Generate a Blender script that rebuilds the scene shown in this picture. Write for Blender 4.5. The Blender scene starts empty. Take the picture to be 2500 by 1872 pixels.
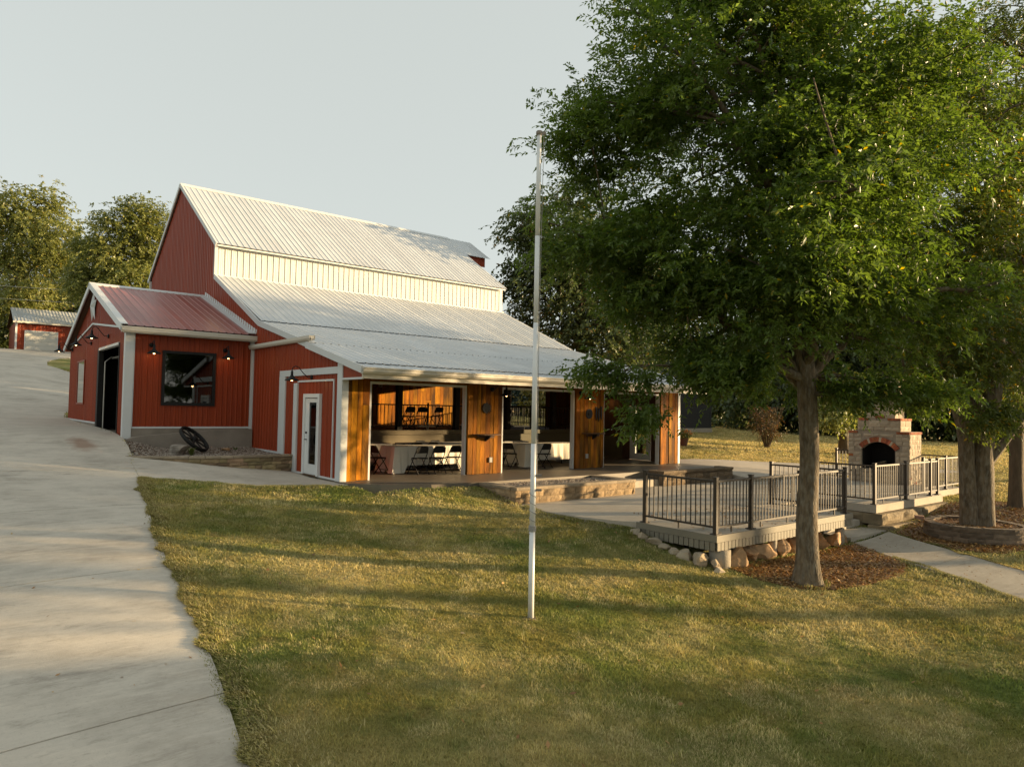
import bpy, bmesh, math, random
import numpy as np
from mathutils import Vector, Matrix
S = bpy.context.scene
random.seed(7)
R = math.radians

# ------------------------------------------------------------------ camera, sky, sun, exposure
CAM = np.array([-7.674, -15.988, 1.857]); YAW, PITCH, ROLL, FOC = 0.886, 0.037, 0.019, 1705.0
FW = np.array([math.cos(YAW)*math.cos(PITCH), math.sin(YAW)*math.cos(PITCH), math.sin(PITCH)])
_r = np.array([math.sin(YAW), -math.cos(YAW), 0.0]); _u = np.cross(_r, FW)
RT = math.cos(ROLL)*_r + math.sin(ROLL)*_u
UP = -math.sin(ROLL)*_r + math.cos(ROLL)*_u
cam = bpy.data.cameras.new('camera'); camo = bpy.data.objects.new('camera', cam)
S.collection.objects.link(camo); S.camera = camo
cam.sensor_fit = 'HORIZONTAL'; cam.sensor_width = 36.0; cam.lens = 36.0*FOC/2500.0
cam.clip_start = 0.1; cam.clip_end = 3000.0
M = Matrix(((RT[0], UP[0], -FW[0], CAM[0]), (RT[1], UP[1], -FW[1], CAM[1]), (RT[2], UP[2], -FW[2], CAM[2]), (0, 0, 0, 1)))
camo.matrix_world = M

SUN_AZ, SUN_EL = R(-31.0), R(7.4)
sd = Vector((math.cos(SUN_AZ)*math.cos(SUN_EL), math.sin(SUN_AZ)*math.cos(SUN_EL), math.sin(SUN_EL)))
w = bpy.data.worlds.new('World'); S.world = w; w.use_nodes = True
nt = w.node_tree; bg = nt.nodes['Background']
sky = nt.nodes.new('ShaderNodeTexSky'); sky.sky_type = 'NISHITA'; sky.sun_disc = False
sky.sun_elevation = SUN_EL; sky.sun_rotation = math.pi/2 - SUN_AZ
sky.altitude = 300; sky.air_density = 1.0; sky.dust_density = 1.6; sky.ozone_density = 1.0
hs = nt.nodes.new('ShaderNodeHueSaturation'); hs.inputs['Saturation'].default_value = 0.42
mx = nt.nodes.new('ShaderNodeMix'); mx.data_type = 'RGBA'; mx.inputs['Factor'].default_value = 0.62
mx.inputs[7].default_value = (4.05, 4.30, 4.02, 1)      # even thin evening haze over the whole sky
nt.links.new(sky.outputs[0], hs.inputs['Color']); nt.links.new(hs.outputs[0], mx.inputs[6])
nt.links.new(mx.outputs[2], bg.inputs['Color']); bg.inputs['Strength'].default_value = 0.081
sl = bpy.data.lights.new('sun', 'SUN'); sl.energy = 5.0; sl.angle = R(0.5); sl.color = (1.0, 0.72, 0.39)
so = bpy.data.objects.new('sun', sl); S.collection.objects.link(so)
so.rotation_euler = sd.to_track_quat('Z', 'Y').to_euler()
S.view_settings.view_transform = 'Standard'; S.view_settings.look = 'None'
S.view_settings.exposure = 1.36; S.view_settings.gamma = 1.0
S.cycles.max_bounces = 7; S.cycles.diffuse_bounces = 3; S.cycles.transparent_max_bounces = 8
S.cycles.caustics_reflective = False; S.cycles.caustics_refractive = False
S.cycles.use_denoising = True

def at(u, v, depth):
    """a real point of the place, at a given distance in front of the camera"""
    return CAM + depth*(FW + ((u-1250.0)*RT - (v-936.0)*UP)/FOC)
def seen(P, margin=0.12):
    d = P - CAM; z = d @ FW
    x = (d @ RT)/np.maximum(z, .01)*FOC; y = (d @ UP)/np.maximum(z, .01)*FOC
    return (z > .5) & (np.abs(x) < 1250*(1+margin)) & (np.abs(y) < 936*(1+margin*1.5))

# ------------------------------------------------------------------ materials
def nodes(name):
    m = bpy.data.materials.new(name); m.use_nodes = True; t = m.node_tree
    return m, t, t.nodes['Principled BSDF'], (lambda ty: t.nodes.new('ShaderNode'+ty)), t.links.new
def mat(name, base, rough=.7, var=.15, scale=4., bump=0., bscale=60., metal=0., stretch=(1, 1, 1), objrand=0., spec=.4, dirt=None, dirt_scale=1.2, dirt_amt=.5, hue=0., dlo=.45, dhi=.75):
    m, t, b, N, L = nodes(name)
    b.inputs['Roughness'].default_value = rough; b.inputs['Metallic'].default_value = metal
    b.inputs['Specular IOR Level'].default_value = spec
    tc = N('TexCoord'); oi = N('ObjectInfo'); ml = N('Math'); ml.operation = 'MULTIPLY'; ml.inputs[1].default_value = 37.0
    L(oi.outputs['Random'], ml.inputs[0])
    ad = N('VectorMath'); ad.operation = 'ADD'; L(tc.outputs['Object'], ad.inputs[0]); L(ml.outputs[0], ad.inputs[1])
    mp = N('Mapping'); mp.inputs['Scale'].default_value = stretch; L(ad.outputs[0], mp.inputs[0])
    n1 = N('TexNoise'); n1.inputs['Scale'].default_value = scale; n1.inputs['Detail'].default_value = 5; n1.inputs['Roughness'].default_value = .65
    L(mp.outputs[0], n1.inputs['Vector'])
    mr = N('MapRange'); mr.inputs['From Min'].default_value = .28; mr.inputs['From Max'].default_value = .72
    mr.inputs['To Min'].default_value = 1-var; mr.inputs['To Max'].default_value = 1+var; L(n1.outputs['Fac'], mr.inputs['Value'])
    mo = N('MapRange'); mo.inputs['To Min'].default_value = 1-objrand; mo.inputs['To Max'].default_value = 1+objrand
    L(oi.outputs['Random'], mo.inputs['Value'])
    mm = N('Math'); mm.operation = 'MULTIPLY'; L(mr.outputs[0], mm.inputs[0]); L(mo.outputs[0], mm.inputs[1])
    hv = N('HueSaturation'); hv.inputs['Color'].default_value = (*base, 1); L(mm.outputs[0], hv.inputs['Value'])
    if hue:
        mh = N('MapRange'); mh.inputs['To Min'].default_value = .5-hue; mh.inputs['To Max'].default_value = .5+hue
        fr = N('Math'); fr.operation = 'FRACT'; m7 = N('Math'); m7.operation = 'MULTIPLY'; m7.inputs[1].default_value = 7.31
        L(oi.outputs['Random'], m7.inputs[0]); L(m7.outputs[0], fr.inputs[0]); L(fr.outputs[0], mh.inputs['Value']); L(mh.outputs[0], hv.inputs['Hue'])
    col = hv.outputs[0]
    if dirt:
        n3 = N('TexNoise'); n3.inputs['Scale'].default_value = dirt_scale; n3.inputs['Detail'].default_value = 6; L(mp.outputs[0], n3.inputs['Vector'])
        md = N('MapRange'); md.inputs['From Min'].default_value = dlo; md.inputs['From Max'].default_value = dhi; md.inputs['To Max'].default_value = dirt_amt
        L(n3.outputs['Fac'], md.inputs['Value'])
        mc = N('Mix'); mc.data_type = 'RGBA'; L(md.outputs[0], mc.inputs['Factor']); L(col, mc.inputs[6]); mc.inputs[7].default_value = (*dirt, 1); col = mc.outputs[2]
    L(col, b.inputs['Base Color'])
    if bump:
        n2 = N('TexNoise'); n2.inputs['Scale'].default_value = bscale; n2.inputs['Detail'].default_value = 4; L(mp.outputs[0], n2.inputs['Vector'])
        bp = N('Bump'); bp.inputs['Strength'].default_value = bump; bp.inputs['Distance'].default_value = .02
        L(n2.outputs['Fac'], bp.inputs['Height']); L(bp.outputs[0], b.inputs['Normal'])
    return m
def emis(name, col, strength):
    m, t, b, N, L = nodes(name)
    b.inputs['Base Color'].default_value = (*col, 1); b.inputs['Emission Color'].default_value = (*col, 1); b.inputs['Emission Strength'].default_value = strength
    return m
def glass(name, tint=(.9, .93, .92), dark=0.):
    m, t, b, N, L = nodes(name)
    t.nodes.remove(b); g = N('BsdfGlossy'); g.inputs['Roughness'].default_value = .02; tr = N('BsdfTransparent'); tr.inputs['Color'].default_value = (*tint, 1)
    fr = N('Fresnel'); fr.inputs['IOR'].default_value = 1.55; ms = N('MixShader'); mr = N('MapRange'); mr.inputs['To Min'].default_value = .06
    L(fr.outputs[0], mr.inputs['Value']); L(mr.outputs[0], ms.inputs[0]); L(tr.outputs[0], ms.inputs[1]); L(g.outputs[0], ms.inputs[2])
    L(ms.outputs[0], t.nodes['Material Output'].inputs['Surface'])
    return m
def leafmat(name, a, b_, trans=.35, dry=(.34, .24, .05), dryamt=.04):
    m, t, b, N, L = nodes(name)
    at_ = N('Attribute'); at_.attribute_name = 'tint'
    sp = N('SeparateColor'); L(at_.outputs['Color'], sp.inputs[0])
    mc = N('Mix'); mc.data_type = 'RGBA'; mc.inputs[6].default_value = (*a, 1); mc.inputs[7].default_value = (*b_, 1); L(sp.outputs[0], mc.inputs['Factor'])
    gt = N('Math'); gt.operation = 'LESS_THAN'; gt.inputs[1].default_value = dryamt; L(sp.outputs[1], gt.inputs[0])
    m2 = N('Mix'); m2.data_type = 'RGBA'; L(gt.outputs[0], m2.inputs['Factor']); L(mc.outputs[2], m2.inputs[6]); m2.inputs[7].default_value = (*dry, 1)
    L(m2.outputs[2], b.inputs['Base Color']); b.inputs['Roughness'].default_value = .42; b.inputs['Specular IOR Level'].default_value = .5
    tl = N('BsdfTranslucent'); hv = N('HueSaturation'); hv.inputs['Saturation'].default_value = 1.15; hv.inputs['Value'].default_value = 1.5
    L(m2.outputs[2], hv.inputs['Color']); L(hv.outputs[0], tl.inputs['Color'])
    ms = N('MixShader'); ms.inputs[0].default_value = trans; L(b.outputs[0], ms.inputs[1]); L(tl.outputs[0], ms.inputs[2])
    L(ms.outputs[0], t.nodes['Material Output'].inputs['Surface'])
    return m
def lawnmat(name, blades):
    m, t, b, N, L = nodes(name)
    g = N('NewGeometry')
    def noise(sc, d=4, off=0.):
        mp = N('Mapping'); mp.inputs['Location'].default_value = (off, off*.7, 0); mp.inputs['Scale'].default_value = (1, 1, 0); L(g.outputs['Position'], mp.inputs[0])
        n = N('TexNoise'); n.inputs['Scale'].default_value = sc; n.inputs['Detail'].default_value = d; n.inputs['Roughness'].default_value = .6; L(mp.outputs[0], n.inputs['Vector']); return n.outputs['Fac']
    def mrange(x, a, c, lo=0., hi=1.):
        r = N('MapRange'); r.inputs['From Min'].default_value = a; r.inputs['From Max'].default_value = c; r.inputs['To Min'].default_value = lo; r.inputs['To Max'].default_value = hi; L(x, r.inputs['Value']); return r.outputs[0]
    def mix(f, a, c):
        x = N('Mix'); x.data_type = 'RGBA'
        if isinstance(f, float): x.inputs['Factor'].default_value = f
        else: L(f, x.inputs['Factor'])
        for k, q in ((6, a), (7, c)):
            if isinstance(q, tuple): x.inputs[k].default_value = (*q, 1)
            else: L(q, x.inputs[k])
        return x.outputs[2]
    k = 1.0 if blades else .8
    green = tuple(q*k for q in (.275, .245, .064)); lush = tuple(q*k for q in (.160, .205, .046)); straw = tuple(q*k for q in (.56, .45, .185)); brown = tuple(q*k for q in (.36, .245, .10))
    c = mix(mrange(noise(.33, 3), .42, .62), green, lush)
    c = mix(mrange(noise(.42, 6, 31.), .43, .66, 0., .85), c, straw)
    c = mix(mrange(noise(1.7, 4, 11.), .58, .74, 0., .55), c, brown)
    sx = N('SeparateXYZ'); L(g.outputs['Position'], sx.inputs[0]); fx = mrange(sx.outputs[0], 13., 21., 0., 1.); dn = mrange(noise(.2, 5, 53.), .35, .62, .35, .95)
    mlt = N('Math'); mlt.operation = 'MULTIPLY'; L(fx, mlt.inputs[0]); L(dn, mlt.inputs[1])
    c = mix(mlt.outputs[0], c, tuple(q*k for q in (.66, .52, .22)))        # dry straw beyond the patio, with the field's sunlit gold put into its colour
    c = mix(mrange(noise(2.6, 3, 71.), .55, .7, 0., .5), c, lush)
    if blades:
        a = N('Attribute'); a.attribute_name = 'tint'; sp = N('SeparateColor'); L(a.outputs['Color'], sp.inputs[0])
        c = mix(mrange(sp.outputs[0], .55, .92, 0., .8), c, (.60, .50, .26))
        c = mix(mrange(sp.outputs[1], .7, 1., 0., .6), c, (.085, .145, .035))
        hv = N('HueSaturation'); L(c, hv.inputs['Color']); L(mrange(sp.outputs[2], 0., 1., .6, 1.45), hv.inputs['Value']); c = hv.outputs[0]
        tl = N('BsdfTranslucent'); L(c, tl.inputs['Color']); ms = N('MixShader'); ms.inputs[0].default_value = .3
        L(b.outputs[0], ms.inputs[1]); L(tl.outputs[0], ms.inputs[2]); L(ms.outputs[0], t.nodes['Material Output'].inputs['Surface'])
    else:
        n = noise(60., 3); bp = N('Bump'); bp.inputs['Strength'].default_value = .8; bp.inputs['Distance'].default_value = .04; L(n, bp.inputs['Height']); L(bp.outputs[0], b.inputs['Normal'])
    L(c, b.inputs['Base Color']); b.inputs['Roughness'].default_value = .85; b.inputs['Specular IOR Level'].default_value = .2
    return m
def concretemat(name, base, stain=(.20, .175, .14), amt=.45, spot=None):
    m, t, b, N, L = nodes(name)
    g = N('NewGeometry'); b.inputs['Roughness'].default_value = .85; b.inputs['Specular IOR Level'].default_value = .25
    def noise(sc, d, r=.6, st=(1, 1, 1)):
        mp = N('Mapping'); mp.inputs['Scale'].default_value = st; L(g.outputs['Position'], mp.inputs[0])
        n = N('TexNoise'); n.inputs['Scale'].default_value = sc; n.inputs['Detail'].default_value = d; n.inputs['Roughness'].default_value = r; L(mp.outputs[0], n.inputs['Vector']); return n.outputs['Fac']
    def mix(f, lo, hi, amt_, c, c2):
        r = N('MapRange'); r.inputs['From Min'].default_value = lo; r.inputs['From Max'].default_value = hi; r.inputs['To Max'].default_value = amt_; L(f, r.inputs['Value'])
        x = N('Mix'); x.data_type = 'RGBA'; L(r.outputs[0], x.inputs['Factor'])
        if isinstance(c, tuple): x.inputs[6].default_value = (*c, 1)
        else: L(c, x.inputs[6])
        x.inputs[7].default_value = (*c2, 1); return x.outputs[2]
    c = mix(noise(.55, 6, .7), .45, .72, amt, base, stain)
    c = mix(noise(2.2, 6, .75, (.5, 1.6, 1)), .52, .75, amt*.8, c, tuple(q*.8 for q in stain))
    c = mix(noise(7., 6, .75, (.35, 1.8, 1)), .48, .72, .55, c, tuple(min(1, q*1.22) for q in base))
    c = mix(noise(1.1, 7, .8, (.6, 1.5, 1)), .56, .70, amt*.9, c, tuple(q*.72 for q in stain))
    c = mix(noise(20., 5, .8), .55, .75, .4, c, tuple(q*.75 for q in stain))
    c = mix(noise(55., 3), .6, .72, .35, c, tuple(q*.6 for q in base))
    if spot:
        vm = N('VectorMath'); vm.operation = 'SUBTRACT'; L(g.outputs['Position'], vm.inputs[0]); vm.inputs[1].default_value = spot
        sc = N('VectorMath'); sc.operation = 'MULTIPLY'; L(vm.outputs[0], sc.inputs[0]); sc.inputs[1].default_value = (1.9, .62, 0)
        ln = N('VectorMath'); ln.operation = 'LENGTH'; L(sc.outputs[0], ln.inputs[0]); n9 = noise(2.5, 4); ad = N('Math'); ad.operation = 'ADD'; L(ln.outputs['Value'], ad.inputs[0]); L(n9, ad.inputs[1])
        c = mix(ad.outputs[0], 1.25, .8, .7, c, (.23, .125, .075))
    L(c, b.inputs['Base Color'])
    n = noise(70., 4); bp = N('Bump'); bp.inputs['Strength'].default_value = .25; bp.inputs['Distance'].default_value = .01; L(n, bp.inputs['Height']); L(bp.outputs[0], b.inputs['Normal'])
    return m

red = mat('red_metal', (.265, .040, .011), .40, .20, 3., .12, 3., stretch=(5, 5, .10), objrand=.05, spec=.22, dirt=(.19, .028, .010), dirt_scale=.8, dirt_amt=.35)
redroof = mat('red_roof_metal', (.24, .060, .045), .34, .10, 1.5, .12, 2.5, objrand=.06, spec=.5)
whiteroof = mat('white_roof_metal', (.53, .545, .55), .36, .07, .9, .16, 2.2, objrand=.05, spec=.5, dirt=(.45, .45, .44), dirt_scale=.5, dirt_amt=.5)
cream = mat('cream_metal', (.53, .53, .50), .45, .05, 1.2, objrand=.02)
trim = mat('white_trim', (.60, .62, .62), .45, .06, 2., .03, 20., dirt=(.42, .41, .38), dirt_scale=2., dirt_amt=.35)
guttermat = mat('gutter_cream', (.60, .56, .48), .4, .06, 1.5, dirt=(.4, .36, .29), dirt_scale=1.5, dirt_amt=.4)
black = mat('black_metal', (.014, .0135, .013), .62, .2, 6., spec=.22)
bronze = mat('bronze_metal', (.040, .028, .017), .5, .15, 5., objrand=.08)
plankm = mat('barn_wood', (.355, .132, .005), .72, .42, 2.6, .55, 16., stretch=(2.6, 2.6, .55), objrand=.32, hue=.012, spec=.12, dirt=(.055, .024, .005), dirt_scale=1.1, dirt_amt=.95, dlo=.40, dhi=.66)
darkwood = mat('dark_wood', (.075, .036, .014), .75, .3, 3., .4, 14., stretch=(3, 3, .3), objrand=.2)
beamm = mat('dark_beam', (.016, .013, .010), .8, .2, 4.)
beige = mat('beige_wainscot', (.115, .088, .042), .6, .08, 2.)
concrete = concretemat('concrete', (.51, .46, .385), (.27, .235, .19), .72, (-4.75, 5.4, .0))
patioc = concretemat('patio_concrete', (.43, .38, .31), (.25, .21, .16), .5)
foundation = mat('foundation_concrete', (.25, .215, .175), .9, .2, 1.5, .3, 40., dirt=(.15, .12, .09), dirt_scale=1., dirt_amt=.5)
floorm = mat('porch_floor', (.15, .125, .095), .45, .2, .8, dirt=(.12, .1, .08), dirt_scale=.7, dirt_amt=.5)
stone = mat('ledge_stone', (.255, .185, .105), .85, .35, 3., .7, 18., objrand=.38, hue=.02)
capstone = mat('cap_stone', (.27, .215, .15), .85, .25, 3., .5, 20., objrand=.15)
block = mat('planter_block', (.30, .215, .125), .9, .35, 4., .9, 22., objrand=.22, dirt=(.10, .075, .05), dirt_scale=1.3, dirt_amt=.75)
limestone = mat('limestone', (.36, .295, .21), .9, .25, 3., .7, 9., objrand=.15, dirt=(.26, .17, .09), dirt_scale=1.6, dirt_amt=.6)
boulderm = mat('boulder_sandstone', (.40, .255, .135), .9, .3, 2.4, .9, 6., objrand=.15, dirt=(.2, .11, .05), dirt_scale=2., dirt_amt=.7)
blockstone = mat('cut_block_stone', (.235, .185, .115), .92, .35, 3., 1., 12., objrand=.12, dirt=(.07, .055, .035), dirt_scale=1., dirt_amt=.8)
fpstone = mat('fireplace_stone', (.40, .33, .245), .85, .12, 3., .4, 14., objrand=.14)
fpbrick = mat('red_brick', (.33, .105, .045), .85, .25, 5., .4, 20., objrand=.25, hue=.01)
mortar = mat('mortar', (.30, .25, .195), .95, .15, 6., .3, 40.)
soot = mat('soot', (.012, .011, .010), .95, .3, 4.)
darkstone = mat('dark_stone', (.09, .07, .055), .8, .3, 4., .5, 14.)
pinkpaver = mat('paver', (.27, .15, .10), .9, .25, 5., .5, 22., objrand=.2)
deckpaint = mat('deck_fascia_paint', (.195, .175, .13), .6, .1, 2., .1, 15., stretch=(1, 1, 1), objrand=.05)
concpier = mat('pier_concrete', (.29, .255, .20), .9, .12, 4., .3, 30.)
cloth = mat('table_cloth', (.66, .62, .53), .85, .05, 3.)
polewhite = mat('pole_white', (.68, .69, .69), .35, .05, 2., dirt=(.45, .44, .42), dirt_scale=3., dirt_amt=.3)
rope = mat('rope', (.30, .29, .27), .9, .2, 30.)
bark = mat('bark', (.118, .088, .054), .9, .55, 6., 1., 20., stretch=(2.2, 2.2, .7), dirt=(.27, .25, .20), dirt_scale=9., dirt_amt=.55)
barkdark = mat('bark_dark', (.10, .072, .045), .9, .4, 5., 1., 14., stretch=(2.2, 2.2, .5))
doorwhite = mat('door_white', (.66, .67, .66), .4, .04, 2.)
glassm = glass('window_glass'); darkglass = glass('dark_window_glass', (.35, .37, .36))
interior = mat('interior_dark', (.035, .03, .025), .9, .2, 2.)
soilm = mat('bare_soil', (.13, .10, .06), .95, .3, 9., .8, 30.)
mulchm = mat('mulch', (.17, .085, .030), .95, .5, 9., 1., 30.)
chipm = leafmat('mulch_chips', (.15, .070, .020), (.38, .205, .065), .1, (.42, .28, .11), .15)
gravelm = leafmat('gravel_stone', (.20, .155, .12), (.40, .345, .285), 0., (.12, .085, .06), .22)
bulb = emis('bulb_glow', (1.0, .62, .26), 4.)
potm = mat('terracotta', (.12, .06, .04), .8, .15, 4.)
flowerm = mat('orange_flowers', (.55, .17, .03), .7, .3, 20.)
greyside = mat('charcoal_siding', (.014, .015, .016), .7, .1, 3.)
greenroof = mat('green_roof_metal', (.05, .13, .09), .4, .08, 2.)
ivory = mat('ivory_siding', (.55, .45, .32), .7, .08, 2.)
polewood = mat('utility_pole_wood', (.30, .17, .07), .9, .2, 4.)
cable = mat('power_cable', (.42, .41, .35), .5, .05, 4.)
L_ash = leafmat('ash_leaves', (.052, .094, .016), (.150, .205, .048), .47, (.33, .26, .03), .010)
L_oak = leafmat('right_tree_leaves', (.052, .080, .016), (.140, .170, .038), .42, (.35, .22, .03), .035)
L_maple = leafmat('maple_leaves', (.050, .075, .026), (.120, .150, .058), .36, (.22, .15, .04), .02)
L_far = leafmat('far_tree_leaves', (.115, .140, .038), (.27, .275, .085), .36, (.30, .22, .05), .008)
L_dark = leafmat('far_dark_leaves', (.030, .046, .015), (.070, .088, .026), .3, (.15, .11, .03), .02)
L_yel = leafmat('yellow_tree_leaves', (.12, .12, .02), (.26, .20, .04), .35)
L_spruce = leafmat('spruce_needles', (.018, .034, .022), (.035, .055, .035), .15)
L_plant = leafmat('plant_leaves', (.06, .10, .02), (.14, .17, .04), .3)
L_shrub = leafmat('shrub_leaves', (.05, .05, .016), (.13, .09, .03), .3, (.2, .08, .03), .2)
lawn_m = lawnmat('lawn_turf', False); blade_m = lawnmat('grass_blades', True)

# ------------------------------------------------------------------ mesh helpers
COL = S.collection; WORG = {}
def link(o, parent=None, org=(0, 0, 0)):
    COL.objects.link(o); o.parent = parent; WORG[o.name] = np.array(org, float); return o
def worg(o): return WORG[o.name] if o else np.zeros(3)
def tag(o, label=None, cat=None, group=None, kind=None):
    for k, v in (('label', label), ('category', cat), ('group', group), ('kind', kind)):
        if v: o[k] = v
    return o
def thing(name, label, cat, loc=(0, 0, 0), rz=0., group=None):
    o = bpy.data.objects.new(name, None); o.empty_display_size = .2; o.location = loc; o.rotation_euler = (0, 0, rz)
    link(o, None, loc); return tag(o, label, cat, group)
class MB:
    def __init__(s): s.v = []; s.f = []
    def add(s, vs, fs):
        n = len(s.v); s.v += [tuple(map(float, p)) for p in vs]; s.f += [tuple(i+n for i in f) for f in fs]; return s
    def box(s, x0, x1, y0, y1, z0, z1):
        if x0 > x1: x0, x1 = x1, x0
        if y0 > y1: y0, y1 = y1, y0
        if z0 > z1: z0, z1 = z1, z0
        return s.add([(x0, y0, z0), (x1, y0, z0), (x1, y1, z0), (x0, y1, z0), (x0, y0, z1), (x1, y0, z1), (x1, y1, z1), (x0, y1, z1)],
                     [(0, 3, 2, 1), (4, 5, 6, 7), (0, 1, 5, 4), (1, 2, 6, 5), (2, 3, 7, 6), (3, 0, 4, 7)])
    def obox(s, c, ax, ay, az):
        c, ax, ay, az = (np.array(q, float) for q in (c, ax, ay, az)); P = []
        for sz in (-1, 1):
            for sx, sy in ((-1, -1), (1, -1), (1, 1), (-1, 1)): P.append(c+sx*ax+sy*ay+sz*az)
        return s.add(P, [(0, 3, 2, 1), (4, 5, 6, 7), (0, 1, 5, 4), (1, 2, 6, 5), (2, 3, 7, 6), (3, 0, 4, 7)])
    def beam(s, a, b, w, h, up=(0, 0, 1)):
        a, b = np.array(a, float), np.array(b, float); d = b-a; L = np.linalg.norm(d); d /= L
        sd_ = np.cross(d, np.array(up, float)); sd_ /= np.linalg.norm(sd_); u_ = np.cross(sd_, d)
        return s.obox((a+b)/2, d*L/2, sd_*w/2, u_*h/2)
    def prism(s, poly, axis, a, b):
        """poly: 2-D outline in the two other axes, extruded along axis from a to b"""
        def P(q, t): return (t, q[0], q[1]) if axis == 0 else ((q[0], t, q[1]) if axis == 1 else (q[0], q[1], t))
        n = len(poly); vs = [P(q, a) for q in poly]+[P(q, b) for q in poly]
        return s.add(vs, [tuple(range(n-1, -1, -1)), tuple(range(n, 2*n))]+[(i, (i+1) % n, n+(i+1) % n, n+i) for i in range(n)])
    def tube(s, pts, rad, n=8, cap=True):
        pts = [np.array(p, float) for p in pts]; rr = rad if hasattr(rad, '__len__') else [rad]*len(pts)
        vs, fs = [], []; prev = None
        for i, p in enumerate(pts):
            d = pts[min(i+1, len(pts)-1)]-pts[max(i-1, 0)]; d = d/(np.linalg.norm(d)+1e-9)
            if prev is None: a = np.cross(d, (0, 0, 1.) if abs(d[2]) < .9 else (1., 0, 0))
            else: a = prev-d*(prev @ d)
            a = a/(np.linalg.norm(a)+1e-9); prev = a; b = np.cross(d, a)
            vs += [p+rr[i]*(math.cos(2*math.pi*k/n)*a+math.sin(2*math.pi*k/n)*b) for k in range(n)]
        for i in range(len(pts)-1):
            for k in range(n): fs.append((i*n+k, i*n+(k+1) % n, (i+1)*n+(k+1) % n, (i+1)*n+k))
        if cap: fs += [tuple(range(n-1, -1, -1)), tuple(range((len(pts)-1)*n, len(pts)*n))]
        return s.add(vs, fs)
    def lathe(s, prof, c=(0, 0, 0), n=16, close=True):
        vs = [(c[0]+r*math.cos(2*math.pi*k/n), c[1]+r*math.sin(2*math.pi*k/n), c[2]+z) for r, z in prof for k in range(n)]
        fs = [(i*n+k, i*n+(k+1) % n, (i+1)*n+(k+1) % n, (i+1)*n+k) for i in range(len(prof)-1) for k in range(n)]
        if close: fs += [tuple(range(n-1, -1, -1)), tuple(range((len(prof)-1)*n, len(prof)*n))]
        return s.add(vs, fs)
    def sheet(s, p0, u, nrm, vdir, prof, lo, hi):
        """ribbed metal sheet: prof = [(t, d)], runs from p0+u*t+nrm*d along vdir between lo(t) and hi(t)"""
        p0, u, nrm, vdir = (np.array(q, float) for q in (p0, u, nrm, vdir)); vs = []
        for t, d in prof:
            q = p0+u*t+nrm*d; vs += [q+vdir*lo(t), q+vdir*hi(t)]
        return s.add(vs, [(2*i, 2*i+2, 2*i+3, 2*i+1) for i in range(len(prof)-1)])
    def build(s, name, m, parent=None, smooth=False, world=True, bevel=0.):
        me = bpy.data.meshes.new(name); o_ = worg(parent) if (world and parent) else np.zeros(3)
        V = np.array(s.v)-o_; me.from_pydata(V.tolist(), [], s.f); me.materials.append(m)
        if smooth: me.polygons.foreach_set('use_smooth', [True]*len(me.polygons))
        o = bpy.data.objects.new(name, me); link(o, parent, o_)
        if bevel:
            b = o.modifiers.new('edge', 'BEVEL'); b.width = bevel; b.segments = 2; b.limit_method = 'ANGLE'; b.angle_limit = R(35)
        return o
def fast_mesh(name, V, T, m, parent=None, tint=None, smooth=False):
    """V (n,3) in world coordinates, T (m,k) faces"""
    o_ = worg(parent) if parent else np.zeros(3); V = np.asarray(V, np.float32)-o_.astype(np.float32); T = np.asarray(T, np.int32); k = T.shape[1]
    me = bpy.data.meshes.new(name); me.vertices.add(len(V)); me.vertices.foreach_set('co', V.ravel())
    me.loops.add(T.size); me.loops.foreach_set('vertex_index', T.ravel())
    me.polygons.add(len(T)); me.polygons.foreach_set('loop_start', np.arange(len(T), dtype=np.int32)*k)
    me.update(calc_edges=True)
    if tint is not None:
        a = me.attributes.new('tint', 'FLOAT_COLOR', 'POINT'); a.data.foreach_set('color', np.c_[tint, np.ones(len(V))].astype(np.float32).ravel())
    if smooth: me.polygons.foreach_set('use_smooth', np.ones(len(T), bool))
    me.materials.append(m); o = bpy.data.objects.new(name, me); link(o, parent, o_); return o
def part_copy(o, parent, loc=None, rot=None, scale=None):
    c = o.copy(); COL.objects.link(c); c.parent = parent; WORG[c.name] = worg(parent)
    if loc is not None: c.location = loc
    if rot is not None: c.rotation_euler = rot
    if scale is not None: c.scale = scale
    return c
def copy_tree(o, loc, rz, label, group=None):
    c = o.copy(); COL.objects.link(c); c.location = loc; c.rotation_euler = (0, 0, rz); WORG[c.name] = np.array(loc, float); c['label'] = label
    if group: c['group'] = group
    for ch in list(o.children):
        k = part_copy(ch, c)
        for g in list(ch.children): part_copy(g, k)
    return c
def prof_ribs(width, pitch=.2286, h=.02, start=0., minor=True):
    P = [(0., 0.)]; t = start+pitch/2
    while t < width-.04:
        P += [(t-.032, 0), (t-.014, h), (t+.014, h), (t+.032, 0)]
        if minor and t+pitch < width:
            for q in (.38, .62): P += [(t+pitch*q-.012, 0), (t+pitch*q, h*.22), (t+pitch*q+.012, 0)]
        t += pitch
    P.append((width, 0.)); return [q for q in P if 0 <= q[0] <= width]
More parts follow.
